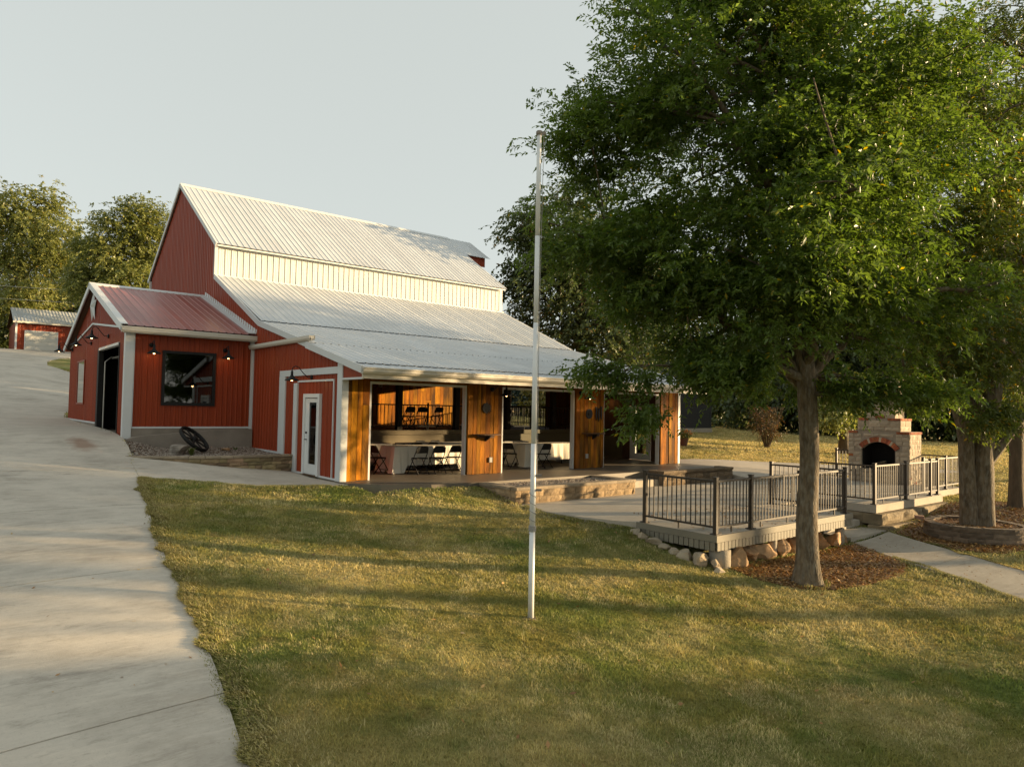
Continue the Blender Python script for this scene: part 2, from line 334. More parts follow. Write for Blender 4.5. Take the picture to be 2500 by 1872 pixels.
def rough_block(name, w_, h_, d_, m, seed, amp=.012, nx=3, nz=2):
    """block with a split face towards -Y; origin at the middle of the base of the front face"""
    rg = random.Random(seed); b = MB(); g = {}
    vs = []
    for i in range(nx+1):
        for k in range(nz+1):
            e = (i in (0, nx)) or (k in (0, nz))
            vs.append((-w_/2+w_*i/nx+(0 if i in (0, nx) else rg.uniform(-.1, .1)*w_/nx), (rg.uniform(0, amp*.6) if e else -rg.uniform(0.2, 1)*amp*1.6), h_*k/nz+(0 if k in (0, nz) else rg.uniform(-.1, .1)*h_/nz)))
    fs = [(i*(nz+1)+k, (i+1)*(nz+1)+k, (i+1)*(nz+1)+k+1, i*(nz+1)+k+1) for i in range(nx) for k in range(nz)]
    n = len(vs); vs += [(-w_/2, d_, 0), (w_/2, d_, 0), (w_/2, d_, h_), (-w_/2, d_, h_)]
    bot = [i*(nz+1) for i in range(nx+1)]; top = [i*(nz+1)+nz for i in range(nx+1)]
    fs += [tuple(bot[::-1]+[n, n+1])[::1], tuple(top+[n+2, n+3]), (n+1, n, n+3, n+2)]
    fs += [tuple([n]+[k for k in range(nz+1)]+[n+3]), tuple([nx*(nz+1)+k for k in range(nz, -1, -1)]+[n+1, n+2])[::1]]
    b.add(vs, fs); me = bpy.data.meshes.new(name); me.from_pydata(b.v, [], b.f); me.materials.append(m); return me
def place(name, me, parent, loc, rz=0., sc=None):
    o = bpy.data.objects.new(name, me); COL.objects.link(o); o.parent = parent; WORG[o.name] = worg(parent)
    o.location = np.array(loc, float)-worg(parent); o.rotation_euler = (0, 0, rz)
    if sc: o.scale = sc
    return o
def rock(name, c, size, m, seed, label=None, cat=None, group=None, parent=None, planes=15, sub=4):
    rg = np.random.default_rng(seed); bm = bmesh.new(); bmesh.ops.create_icosphere(bm, subdivisions=sub, radius=1.)
    V = np.array([v.co[:] for v in bm.verts])
    for k in range(planes):
        d = rg.normal(size=3); d /= np.linalg.norm(d); lim = rg.uniform(.38, .72); e = V @ d-lim; V -= np.outer(np.maximum(e, 0)*.97, d)
    ph = rg.uniform(0, 6, 6)
    for f, a in ((4., .03), (9., .022), (19., .014), (37., .008)):
        V *= (1+a*(np.sin(f*V[:, 0]+ph[0])*np.sin(f*V[:, 1]+ph[1])+np.sin(f*V[:, 2]*1.3+ph[2]))[:, None])
    V = V/np.abs(V).max(0)*np.array(size)*1.12
    a = rg.uniform(0, 6); ca, sa = math.cos(a), math.sin(a); V = np.c_[V[:, 0]*ca-V[:, 1]*sa, V[:, 0]*sa+V[:, 1]*ca, V[:, 2]]
    for v, p in zip(bm.verts, V): v.co = p
    me = bpy.data.meshes.new(name); bm.to_mesh(me); bm.free(); me.materials.append(m)
    o = bpy.data.objects.new(name, me); link(o, parent, c); o.location = np.array(c)-worg(parent) if parent else c
    return tag(o, label, cat, group)
def inpoly(P, poly):
    x, y = P[:, 0], P[:, 1]; r = np.zeros(len(P), bool); n = len(poly); j = n-1
    for i in range(n):
        xi, yi = poly[i]; xj, yj = poly[j]
        c = ((yi > y) != (yj > y)) & (x < (xj-xi)*(y-yi)/(yj-yi+1e-12)+xi); r ^= c; j = i
    return r

# ------------------------------------------------------------------ terrain
CP = np.array([(-4.12,1.45,.15),(-4.8,-2.8,-.15),(-5.08,-5.1,-.40),(-5.24,-6.9,-.60),(-5.46,-8.8,-.78),(-5.7,-10.4,-.95),(-6,-16,-1.5),(-9,-12,-1.1),(-9,-6,-.5),(-9,0,.1),(-9,6,.8),
 (-4,4,.48),(-3.7,6.6,.85),(-3.7,11,1.0),(-3.65,18.2,1.15),(-8,18,1.2),(-8,11,1.05),(-4,30,2.3),(-2,45,4.2),(0,60,5.9),(2,72,7.1),(12,72,7.4),(-30,70,6.9),(-20,30,2.4),(-20,0,.2),(-20,-16,-1.3),
 (-.6,-.5,-.07),(-2,.6,-.02),(-2,2.2,.12),(-.3,2.5,0.),(-3.0,2.6,.28),(.6,-2.0,-.10),(-1.5,-1.6,-.15),(2.7,-2.1,-.13),(2.75,-3.3,-.38),(-1,-3.4,-.40),(3.0,-5,-.47),(3.2,-6.5,-.56),(1.0,-6,-.66),(3.3,-8.5,-1.02),(-1.4,-8.8,-.95),(-3.5,-6,-.6),
 (6,-8.7,-1.07),(8.6,-8.6,-1.1),(4.2,-9.7,-1.12),(9.4,-8.6,-1.1),(7.4,-12,-1.15),(-2,-12,-1.25),(2,-13,-1.4),(6,-16,-1.5),(15,-16,-1.25),(11.5,-10,-.92),(15.6,-9.7,-.62),(13,-8.2,-.88),(15.2,-8.1,-.66),(17.5,-7.8,-.62),(20,-8,-.5),
 (14.5,-1.2,-.12),(18,0,-.12),(14.5,4,.05),(18,-3,-.38),(20,-5,-.45),(25,0,-.05),(30,8,.2),(36,10,.3),(45,5,.1),(40,-4,-.05),(40,-20,-.3),(25,-15,-.6),(50,30,1.0),(30,25,1.0),(62,0,-.2),(16,12,.85),(14.6,9,.8),
 (8,27,1.3),(5,38,2.5),(20,42,2.4),(40,42,1.6),(2,3,-.3),(8,3,-.3),(12,3,-.3),(5,-1,-.3),(10,-1,-.3),(6,-5,-.62),(10,-5,-.62),(14,-5,-.62),(8,-2.6,-.5),(-1.5,12,.9),(8,12,.6)], float)
_d = np.linalg.norm(CP[:, None, :2]-CP[None, :, :2], axis=2)
def _phi(r): return np.where(r > 0, r*r*np.log(np.maximum(r, 1e-9)), 0.)
_n = len(CP); _A = np.zeros((_n+3, _n+3)); _A[:_n, :_n] = _phi(_d)+np.eye(_n)*.02; _A[:_n, _n] = 1; _A[:_n, _n+1:] = CP[:, :2]; _A[_n:, :_n] = _A[:_n, _n:].T
_W = np.linalg.solve(_A, np.r_[CP[:, 2], 0, 0, 0])
def terr(x, y):
    x = np.asarray(x, float); y = np.asarray(y, float); sh = x.shape; x = np.clip(x.ravel(), -30, 62); y = np.clip(y.ravel(), -20, 73)
    out = np.empty(len(x))
    for i in range(0, len(x), 40000):
        q = np.c_[x[i:i+40000], y[i:i+40000]]; r = np.linalg.norm(q[:, None]-CP[None, :, :2], axis=2)
        out[i:i+40000] = _phi(r) @ _W[:_n]+_W[_n]+q @ _W[_n+1:]
    return out.reshape(sh)
def tz(x, y): return float(terr(np.array([x]), np.array([y]))[0])

DRV_R = [(-22,-6.3),(-13,-5.95),(-10.4,-5.7),(-8.8,-5.46),(-6.9,-5.24),(-5.1,-5.08),(-2.8,-4.8),(1.45,-4.12),(3.1,-3.93),(5,-3.72),(6.35,-3.62),(18.4,-3.62),(30,-1.7),(43,-.1),(47.5,-1.5),(52,-1.1),(58,.5),(63,4.),(71.8,8.)]
DRV_L = [(-22,-12.),(30,-12.),(45,-9.),(60,-5.),(71.8,-3.4)]
def drv_r(y): return np.interp(y, [a for a, b in DRV_R], [b for a, b in DRV_R])
def drv_l(y): return np.interp(y, [a for a, b in DRV_L], [b for a, b in DRV_L])
SIDEWALK = [(-4.16,1.45),(-2.6,.62),(-1.3,.02),(-.4,-.32),(.0,-.42),(.0,2.98),(-1.1,2.92),(-2.2,2.97),(-3.2,3.35),(-3.95,3.85)]
PATIO = [(2.95,-3.0),(2.98,-3.5),(2.86,-4.4),(2.96,-5.3),(3.22,-6.1),(3.45,-6.55),(3.45,-8.4),(8.75,-8.4),(8.75,-6.3),(10.85,-6.3),(10.85,-8.05),(15.25,-8.05),(15.25,-7.6),(18.4,-7.6),(18.4,-3.2),(13.4,-3.0),(13.4,-1.8),(2.95,-1.8)]
PATH = [(8.75,-8.45),(10.6,-8.45),(10.1,-9.5),(9.0,-11.2),(8.0,-12.9),(7.0,-15.),(5.2,-15.),(6.1,-13.),(7.2,-11.),(8.0,-9.6)]
MULCH = [(3.75,-8.5),(8.7,-8.5),(8.05,-9.4),(7.4,-10.1),(6.6,-10.35),(5.4,-10.3),(4.4,-10.15),(3.9,-9.8),(3.7,-9.2)]
MULCH2 = [(10.7,-8.6),(15.3,-8.2),(16.6,-9.0),(16.8,-10.4),(14.,-11.4),(11.8,-11.6),(10.1,-11.0),(9.7,-10.2)]
NOOK = [(-3.9,3.8),(-3.2,3.33),(-2.2,2.95),(-1.1,2.9),(-.02,2.96),(-.02,6.5),(-3.6,6.5)]
WALK_E = [(13.4,-1.8),(13.4,1.2),(15.3,1.6),(20.,-.8),(24.,-4.),(24.,-6.),(18.4,-3.4),(18.4,-3.2),(13.4,-3.0)]

def grid_axis(inner0, inner1, step, lo, hi):
    a = list(np.arange(inner0, inner1+1e-6, step)); s = step; x = inner1
    while x < hi: s *= 1.18; x += s; a.append(x)
    s = step; x = inner0; b = []
    while x > lo: s *= 1.18; x -= s; b.append(x)
    return np.array(b[::-1]+a)
gx = grid_axis(-12, 22, .3, -900, 1500); gy = grid_axis(-17, 10, .3, -600, 1500)
X, Y = np.meshgrid(gx, gy, indexing='ij'); Zt = terr(X, Y)
P2 = np.c_[X.ravel(), Y.ravel()]
def grow(poly, d):
    c = np.mean(poly, axis=0); return [tuple(np.array(p)+(np.array(p)-c)/np.linalg.norm(np.array(p)-c)*d) for p in poly]
zz = Zt.ravel()
hide = inpoly(P2, PATIO); zz[hide] = np.minimum(zz[hide], -.60)
inb = (P2[:, 0] > .1) & (P2[:, 0] < 13.2) & (P2[:, 1] > -1.7) & (P2[:, 1] < 22); zz[inb] = np.minimum(zz[inb], -.25)
ina = (P2[:, 0] > -3.5) & (P2[:, 0] < .2) & (P2[:, 1] > 6.7) & (P2[:, 1] < 18.2); zz[ina] = np.minimum(zz[ina], .6)
for poly in (SIDEWALK, PATH, WALK_E): q = inpoly(P2, poly); zz[q] -= .05
nk = inpoly(P2, grow(NOOK, .25)); zz[nk] = np.minimum(zz[nk], .25)
q = (P2[:, 0] < drv_r(P2[:, 1])-.25) & (P2[:, 0] > drv_l(P2[:, 1])+.2) & (P2[:, 1] > -21.7) & (P2[:, 1] < 71.5); zz[q] -= .06
nx, ny = len(gx), len(gy); I = np.arange(nx*ny).reshape(nx, ny)
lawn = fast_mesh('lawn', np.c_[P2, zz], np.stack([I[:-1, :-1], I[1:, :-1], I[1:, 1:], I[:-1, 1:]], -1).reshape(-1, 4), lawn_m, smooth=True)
tag(lawn, kind='structure')

def drape(name, poly, m, off=.02, step=.35, parent=None, thick=.12):
    """concrete flatwork poured on the slope: a polygon cut into a fine grid and laid on the terrain"""
    bm = bmesh.new(); f = bm.faces.new([bm.verts.new((p[0], p[1], 0)) for p in poly])
    xs = [p[0] for p in poly]; ys = [p[1] for p in poly]
    for ax, lo, hi in ((0, min(xs), max(xs)), (1, min(ys), max(ys))):
        n_ = min(int((hi-lo)/step), 60)
        for i in range(1, n_):
            co = [0, 0, 0]; no = [0, 0, 0]; co[ax] = lo+(hi-lo)*i/n_; no[ax] = 1
            bmesh.ops.bisect_plane(bm, geom=bm.verts[:]+bm.edges[:]+bm.faces[:], plane_co=co, plane_no=no)
    if bm.faces and sum(f_.normal.z for f_ in bm.faces) < 0: bmesh.ops.reverse_faces(bm, faces=bm.faces[:])
    r = bmesh.ops.extrude_face_region(bm, geom=bm.faces[:]); 
    newv = [g for g in r['geom'] if isinstance(g, bmesh.types.BMVert)]; ns = set(newv)
    xy = np.array([v.co[:2] for v in bm.verts]); z = terr(xy[:, 0], xy[:, 1])
    for v, z_ in zip(bm.verts, z): v.co.z = z_+off if v in ns else z_+off-thick
    bmesh.ops.recalc_face_normals(bm, faces=bm.faces[:])
    me = bpy.data.meshes.new(name); bm.to_mesh(me); bm.free(); me.materials.append(m); o = bpy.data.objects.new(name, me); link(o, parent); return o
def slab(name, poly, z1, th, m, parent=None):
    b = MB().prism(poly, 2, z1-th, z1); o = b.build(name, m, parent)
    bm = bmesh.new(); bm.from_mesh(o.data); bmesh.ops.recalc_face_normals(bm, faces=bm.faces[:]); bm.to_mesh(o.data); bm.free(); return o

# driveway: one poured slab per joint
drv = tag(link(bpy.data.objects.new('driveway', None)), kind='structure')
joints = [-22, -17.1, -13.2, -9.35, -5.45, -1.55, 2.35, 6.25, 10.2, 14.2, 18.3, 23, 28, 33, 39, 45, 52, 60, 71.8]
for j0, j1 in zip(joints[:-1], joints[1:]):
    ys = sorted(set([j0+.011, j1-.011]+[y for y, _ in DRV_R+DRV_L if j0 < y < j1])); tl = .09
    rgt = [(float(drv_r(y)), y+tl*(1 if y < 12 else 0)) for y in ys]; lft = [(float(drv_l(y)), y-tl*5*(1 if y < 12 else 0)) for y in ys]
    drape('concrete_slab', rgt+lft[::-1], concrete, .018, .5, drv)
swk = tag(link(bpy.data.objects.new('sidewalk', None)), kind='structure')
drape('concrete_slab', SIDEWALK, concrete, .024, .3, swk)
pth = tag(link(bpy.data.objects.new('garden_path', None)), kind='structure')
mid = [(10.1-.02,-9.5),(8.0,-9.6)]
drape('concrete_slab', [(8.75,-8.45),(10.6,-8.45),(9.46,-10.48),(7.5,-10.45),(8.0,-9.6)], patioc, .03, .3, pth)
drape('concrete_slab', [(9.45,-10.497),(8.0,-12.9),(7.0,-15.),(5.2,-15.),(6.1,-13.),(7.49,-10.467)], patioc, .03, .3, pth)
wke = tag(link(bpy.data.objects.new('east_walkway', None)), kind='structure')
drape('concrete_slab', WALK_E, patioc, .03, .5, wke)
# porch slab and the patio below it
pf = slab('porch_floor', [(-.0,-.40),(.55,-1.05),(1.6,-1.62),(2.95,-1.74),(13.5,-1.74),(13.5,3.95),(.0,3.95)], 0., .22, floorm); tag(pf, kind='structure')
pa = tag(link(bpy.data.objects.new('patio', None)), kind='structure')
def cutpoly(poly, ax, lo, hi):
    """clip a polygon to lo < axis < hi"""
    for s, lim in ((1, lo), (-1, hi)):
        out = []
        for i in range(len(poly)):
            a, b = poly[i-1], poly[i]; da, db = s*(a[ax]-lim), s*(b[ax]-lim)
            if (da < 0) != (db < 0): t = da/(da-db); out.append((a[0]+t*(b[0]-a[0]), a[1]+t*(b[1]-a[1])))
            if db >= 0: out.append(b)
        poly = out
    return poly
PA1 = [(2.95,-3.0),(2.98,-3.5),(2.86,-4.4),(2.96,-5.3),(3.22,-6.1),(3.45,-6.5),(10.85,-6.5),(10.85,-1.8),(2.95,-1.8)]
for x0, x1 in ((2.5, 6.2), (6.206, 8.7), (8.706, 10.84)): slab('concrete_slab', cutpoly(PA1, 0, x0, x1), -.40, .2, patioc, pa)
PA2 = [(10.85,-8.05),(15.25,-8.05),(15.25,-7.6),(18.4,-7.6),(18.4,-3.2),(13.4,-3.0),(13.4,-1.8),(10.85,-1.8)]
for x0, x1 in ((10.846, 13.1), (13.106, 15.9), (15.906, 18.5)): slab('concrete_slab', cutpoly(PA2, 0, x0, x1), -.405, .2, patioc, pa)

# grass blades of the mown lawn, thinning out with distance
rg = np.random.default_rng(5)
def lawn_ok(P, over=.06):
    wob = .02*np.sin(P[:, 1]*3.1+.6*np.sin(P[:, 1]*7.3))+.02*np.sin(P[:, 1]*1.1+2.)
    ok = ~((P[:, 0] < drv_r(P[:, 1])-.05+wob-.05*rg.random(len(P))**2) & (P[:, 0] > drv_l(P[:, 1])))
    for poly in (SIDEWALK, PATIO, PATH, WALK_E, NOOK): ok &= ~inpoly(P+rg.normal(0, .03, P.shape), poly)
    for poly in (MULCH, MULCH2): ok &= ~(inpoly(P+rg.normal(0, .18, P.shape), poly) & (rg.random(len(P)) < .93))
    ok &= ~((P[:, 0] > 0) & (P[:, 0] < 13.4) & (P[:, 1] > -1.75) & (P[:, 1] < 22)); ok &= ~((P[:, 0] > -3.7) & (P[:, 0] < .2) & (P[:, 1] > 6.3) & (P[:, 1] < 18.4))
    ok &= ~((P[:, 0] > -.0) & (P[:, 0] < 1.7) & (P[:, 1] > -1.6+.5*(1.7-P[:, 0])*.6) & (P[:, 1] < 0))
    return ok
LAT = np.random.default_rng(8).random((512, 512))
def vn(x, y, sc):
    x = np.asarray(x)/sc+91.3; y = np.asarray(y)/sc+47.7; i, j = np.floor(x).astype(int), np.floor(y).astype(int); f, g_ = x-i, y-j; f = f*f*(3-2*f); g_ = g_*g_*(3-2*g_); i, j = i % 511, j % 511
    return (LAT[i, j]*(1-f)+LAT[i+1, j]*f)*(1-g_)+(LAT[i, j+1]*(1-f)+LAT[i+1, j+1]*f)*g_
gv, gt, gc = [], [], []; nb = 0
for d0, d1, dens, hgt, wid in ((4.2, 7.5, 6200, .034, .0034), (7.5, 10.5, 3900, .037, .0042), (10.5, 15, 1700, .042, .0066), (15, 22, 760, .048, .010), (22, 34, 420, .06, .016), (34, 62, 170, .075, .032)):
    n = int(dens*math.pi*(d1*d1-d0*d0)*.26); r_ = np.sqrt(rg.uniform(d0*d0, d1*d1, n)); a = YAW+rg.uniform(-.76, .76, n)
    P = np.c_[CAM[0]+r_*np.cos(a), CAM[1]+r_*np.sin(a)]
    if d0 >= 22: P = P[(P[:, 0] > 13.5) | (P[:, 0] < 0.)]
    P = P[lawn_ok(P)]; z = terr(P[:, 0], P[:, 1]); P3 = np.c_[P, z]; k = seen(P3, .18); P3 = P3[k]; n = len(P3)
    clump = .45*vn(P3[:, 0], P3[:, 1], .16)+.3*vn(P3[:, 0]+7, P3[:, 1], .45)+.25*vn(P3[:, 0], P3[:, 1]+9, 1.3)
    h = hgt*rg.uniform(.55, 1.25, n)*(.45+1.1*clump); az = rg.uniform(0, 2*math.pi, n); lean = rg.uniform(.25, 1.15, n)*h
    dx, dy = np.cos(az), np.sin(az); wv = np.c_[-dy, dx, np.zeros(n)]*(wid*rg.uniform(.7, 1.3, n))[:, None]
    base = P3-np.array([0, 0, .006]); m1 = base+np.c_[dx*lean*.35, dy*lean*.35, h*.62]; tip = base+np.c_[dx*lean, dy*lean, h]
    V = np.stack([base-wv, base+wv, m1+wv*.8, m1-wv*.8, tip], 1).reshape(-1, 3)
    i0 = nb+np.arange(n)*5; T = np.concatenate([np.c_[i0, i0+1, i0+2], np.c_[i0, i0+2, i0+3], np.c_[i0+3, i0+2, i0+4]])
    t = rg.random((n, 3)); c2 = np.clip((vn(P3[:, 0]-5, P3[:, 1]+3, .22)*.55+vn(P3[:, 0]+15, P3[:, 1]-3, .7)*.45-.28)/.44, 0, 1); t[:, 2] = np.clip(.45*t[:, 2]+.55*np.clip((clump-.25)/.5, 0, 1), 0, 1); t[:, 0] = np.clip(t[:, 0]*.55+.55*c2, 0, 1); gv.append(V); gt.append(T); gc.append(np.repeat(t, 5, 0)); nb += len(V)
# ragged runners creeping over the concrete edges
def fringe(pts, n, wid_, seed, toward, hgt=.05):
    global nb
    r2 = np.random.default_rng(seed); pts = np.array(pts, float); seg = np.r_[0, np.cumsum(np.linalg.norm(np.diff(pts, axis=0), axis=1))]; s = r2.uniform(0, seg[-1], n)
    x = np.interp(s, seg, pts[:, 0]); y = np.interp(s, seg, pts[:, 1]); wb = np.interp(s, np.arange(0, seg[-1]+.11, .1), np.convolve(r2.standard_t(3, int(seg[-1]/.1)+9)*.055, [.1, .2, .4, .2, .1], 'same')[:len(np.arange(0, seg[-1]+.11, .1))])+.03*np.sin(s*.9+2.)
    off = np.abs(r2.normal(0, wid_, n))*-1+.03+wb; P = np.c_[x-toward[0]*-off, y-toward[1]*-off]; z = terr(P[:, 0], P[:, 1])+.012; h = hgt*r2.uniform(.5, 1.3, n)
    az = math.atan2(toward[1], toward[0])+r2.normal(0, .9, n); lean = r2.uniform(.4, 1.6, n)*h; dx, dy = np.cos(az), np.sin(az); wv = np.c_[-dy, dx, np.zeros(n)]*(.0045*r2.uniform(.7, 1.4, n))[:, None]
    base = np.c_[P, z]; m1 = base+np.c_[dx*lean*.45, dy*lean*.45, h*.6]; tip = base+np.c_[dx*lean, dy*lean, h*.75]; V = np.stack([base-wv, base+wv, m1+wv*.8, m1-wv*.8, tip], 1).reshape(-1, 3)
    i0 = nb+np.arange(n)*5; gv.append(V); gt.append(np.concatenate([np.c_[i0, i0+1, i0+2], np.c_[i0, i0+2, i0+3], np.c_[i0+3, i0+2, i0+4]])); t = r2.random((n, 3)); t[:, 0] = t[:, 0]*.7+.3; gc.append(np.repeat(t, 5, 0)); nb += len(V)
fringe([(b, a) for a, b in DRV_R if -13 <= a <= 1.5], 26000, .11, 91, (-1., .08))
fringe([(-4.16,1.45),(-2.6,.62),(-1.3,.02),(-.4,-.32)], 5000, .06, 92, (.3, .9)); fringe([(2.98,-3.5),(2.86,-4.4),(2.96,-5.3),(3.22,-6.1),(3.45,-6.55)], 4000, .05, 93, (1., .1)); fringe([(8.0,-9.6),(7.2,-11.),(6.1,-13.),(5.2,-15.)], 4500, .05, 94, (1., 0.)); fringe([(10.1,-9.5),(9.,-11.2),(8.,-12.9)], 2500, .05, 95, (-1., 0.))
# a few taller tufts and weeds
r4 = np.random.default_rng(77); TP = np.c_[r4.uniform(-5.5, 9, 900), r4.uniform(-14, -1, 900)]; TP = TP[lawn_ok(TP)]; TP = np.r_[TP[:330], [[4.3+.33*math.cos(a), -9.68+.33*math.sin(a)] for a in np.linspace(3.3, 6.2, 12)]]
for px_, py_ in TP:
    n = 16; az = r4.uniform(0, 6.28, n); h = r4.uniform(.05, .11)*r4.uniform(.6, 1.1, n); b_ = np.c_[px_+r4.normal(0, .025, n), py_+r4.normal(0, .025, n), np.full(n, tz(px_, py_))]; le = r4.uniform(.2, 1., n)*h; dx, dy = np.cos(az), np.sin(az); wv = np.c_[-dy, dx, np.zeros(n)]*.004
    m1 = b_+np.c_[dx*le*.4, dy*le*.4, h*.65]; tip = b_+np.c_[dx*le, dy*le, h]; i0 = nb+np.arange(n)*5; gv.append(np.stack([b_-wv, b_+wv, m1+wv*.8, m1-wv*.8, tip], 1).reshape(-1, 3)); gt.append(np.concatenate([np.c_[i0, i0+1, i0+2], np.c_[i0, i0+2, i0+3], np.c_[i0+3, i0+2, i0+4]])); t_ = r4.random((n, 3)); t_[:, 1] = .5+.5*r4.random(); gc.append(np.repeat(t_, 5, 0)); nb += 5*n
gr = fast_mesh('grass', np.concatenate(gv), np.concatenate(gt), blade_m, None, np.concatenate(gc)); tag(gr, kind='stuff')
print('grass tris', sum(len(t) for t in gt))

def scatter_flat(name, poly, n, size, m, seed, zoff=.012, parent=None, zfix=None, dens_fn=None, lift=.03):
    r2 = np.random.default_rng(seed); xs = np.array(poly)
    P = np.c_[r2.uniform(xs[:, 0].min(), xs[:, 0].max(), n*3), r2.uniform(xs[:, 1].min(), xs[:, 1].max(), n*3)]
    P = P[inpoly(P+r2.normal(0, .05, P.shape), poly)][:n]; n = len(P); z = (terr(P[:, 0], P[:, 1]) if zfix is None else np.full(n, zfix))+zoff
    a = r2.uniform(0, 6.28, n); L_ = size*r2.uniform(.5, 1.5, n); t = np.c_[np.cos(a), np.sin(a), r2.normal(0, .35, n)]; s_ = np.c_[-np.sin(a), np.cos(a), r2.normal(0, .35, n)]
    c = np.c_[P, z+r2.uniform(0, lift, n)]; W_ = (L_*r2.uniform(.25, .6, n))[:, None]; L_ = L_[:, None]
    V = np.stack([c-t*L_, c+s_*W_, c+t*L_, c-s_*W_], 1).reshape(-1, 3); i0 = np.arange(n)*4
    o = fast_mesh(name, V, np.concatenate([np.c_[i0, i0+1, i0+2], np.c_[i0, i0+2, i0+3]]), m, parent, np.repeat(r2.random((n, 3)), 4, 0))
    return tag(o, kind='stuff')
for poly, sd_ in ((MULCH, 3), (MULCH2, 4)):
    mb_ = drape('mulch_bed', poly, mulchm, .012, .3, None, .05); tag(mb_, kind='structure')
scatter_flat('mulch_chips', MULCH, 14000, .026, chipm, 12, .015); scatter_flat('mulch_chips', MULCH2, 14000, .03, chipm, 13, .015)
scatter_flat('fallen_leaves', [(3.5,-8.3),(8.6,-8.3),(8.6,-5.6),(4.2,-5.6)], 420, .03, chipm, 14, .002, zfix=-.395, lift=.012)
scatter_flat('fallen_leaves', [(10.9,-7.9),(15.,-7.9),(16.,-4.),(11.,-4.)], 260, .03, chipm, 15, .002, zfix=-.40, lift=.012)
scatter_flat('fallen_leaves', [(-5.6,-11),(-8,-9),(-7.,-3),(-4.9,-3)], 26, .022, chipm, 16, .022, lift=.006)
scatter_flat('fallen_leaves', [(8.7,-8.5),(10.4,-8.5),(8.,-12.9),(6.,-13.)], 130, .02, chipm, 17, .034, lift=.01)
scatter_flat('fallen_leaves', [(-5.,-12.),(8.,-14.),(6.8,-9.2),(3.,-8.8),(2.8,-3.),(-4.,0.)], 190, .028, chipm, 18, .03, lift=.02)
def gravel(name, poly, z, n, size, seed, m=gravelm):
    r2 = np.random.default_rng(seed); xs = np.array(poly)
    P = np.c_[r2.uniform(xs[:, 0].min(), xs[:, 0].max(), n*3), r2.uniform(xs[:, 1].min(), xs[:, 1].max(), n*3)]; P = P[inpoly(P, poly)][:n]; n = len(P)
    zz_ = np.array([z(x, y) for x, y in P]) if callable(z) else np.full(n, z)
    O = np.array([(1, 0, 0), (0, 1, 0), (-1, 0, 0), (0, -1, 0), (.1, .1, .8), (0, 0, -.6)], float)
    sz = size*r2.uniform(.45, 1.5, n); J = 1+r2.normal(0, .22, (n, 6, 1)); a = r2.uniform(0, 6.28, n); sq = r2.uniform(.5, 1., n)
    V = O[None]*J*sz[:, None, None]; V[:, :, 1] *= sq[:, None]; V[:, :, 2] *= .7
    c, s_ = np.cos(a)[:, None], np.sin(a)[:, None]; V = np.stack([V[:, :, 0]*c-V[:, :, 1]*s_, V[:, :, 0]*s_+V[:, :, 1]*c, V[:, :, 2]], -1)
    V += np.c_[P, zz_+r2.uniform(0, size*.5, n)][:, None]; F = np.array([(0, 1, 4), (1, 2, 4), (2, 3, 4), (3, 0, 4), (1, 0, 5), (2, 1, 5), (3, 2, 5), (0, 3, 5)])
    T = (F[None]+6*np.arange(n)[:, None, None]).reshape(-1, 3)
    return tag(fast_mesh(name, V.reshape(-1, 3), T, m, None, np.repeat(r2.random((n, 3)), 6, 0)), kind='stuff')

# ------------------------------------------------------------------ red barn
def roofz(y):
    if y > 16.05: y = 32.1-y
    if y <= 6.0: return 2.76+.2347*(y+1.2)
    if y <= 10.9: return 4.45+(y-6.0)*.427
    return 7.88+(y-10.9)*.6447
barn = thing('red_barn', 'large red metal barn with white ribbed roof, cream clerestory band and open wooden porch bays', 'barn')
PW = .9144
def roof_panels(parent, name, m, x0, x1, a, b, lift=0., pitch=.2286, h=.017, flip=False):
    """sheets running up the slope from a=(y,z) to b, side by side along X"""
    a, b = np.array(a, float), np.array(b, float); d = b-a; L = np.linalg.norm(d); d = d/L; v = np.array([0, d[0], d[1]]); n = np.array([0, -d[1], d[0]])
    if n[2] < 0: n = -n
    shared = None; x = x0
    while x < x1-.05:
        w_ = min(PW, x1-x)
        if w_ == PW and shared is not None: place(name, shared, parent, (x, a[0], a[1]))
        else:
            mb = MB().sheet((0, 0, 0), (1, 0, 0), n, v, prof_ribs(w_, pitch, h), lambda t: 0, lambda t: L)
            mb.v = [(p[0]+n[0]*lift, p[1]+n[1]*lift, p[2]+n[2]*lift) for p in mb.v]
            me = bpy.data.meshes.new(name); me.from_pydata(mb.v, [], mb.f); me.materials.append(m)
            if w_ == PW: shared = me
            place(name, me, parent, (x, a[0], a[1]))
        x += PW
def wall_panels(parent, name, m, p0, u, n, length, lo, hi, pitch=.2286, h=.018, width=PW):
    """ribbed wall sheets side by side along u, each cut to the roof line"""
    t0 = 0.; u = np.array(u, float)
    while t0 < length-.05:
        w_ = min(width, length-t0); pr = prof_ribs(w_, pitch, h)
        pr2 = []
        for (ta, da), (tb, db) in zip(pr[:-1], pr[1:]):
            pr2.append((ta, da)); k = int((tb-ta)/.12)
            pr2 += [(ta+(tb-ta)*i/(k+1), da+(db-da)*i/(k+1)) for i in range(1, k+1)]
        pr2.append(pr[-1])
        MB().sheet(np.array(p0, float)+u*t0, u, n, (0, 0, 1), pr2, lambda t: lo(t0+t), lambda t: hi(t0+t)).build(name, m, parent)
        t0 += width
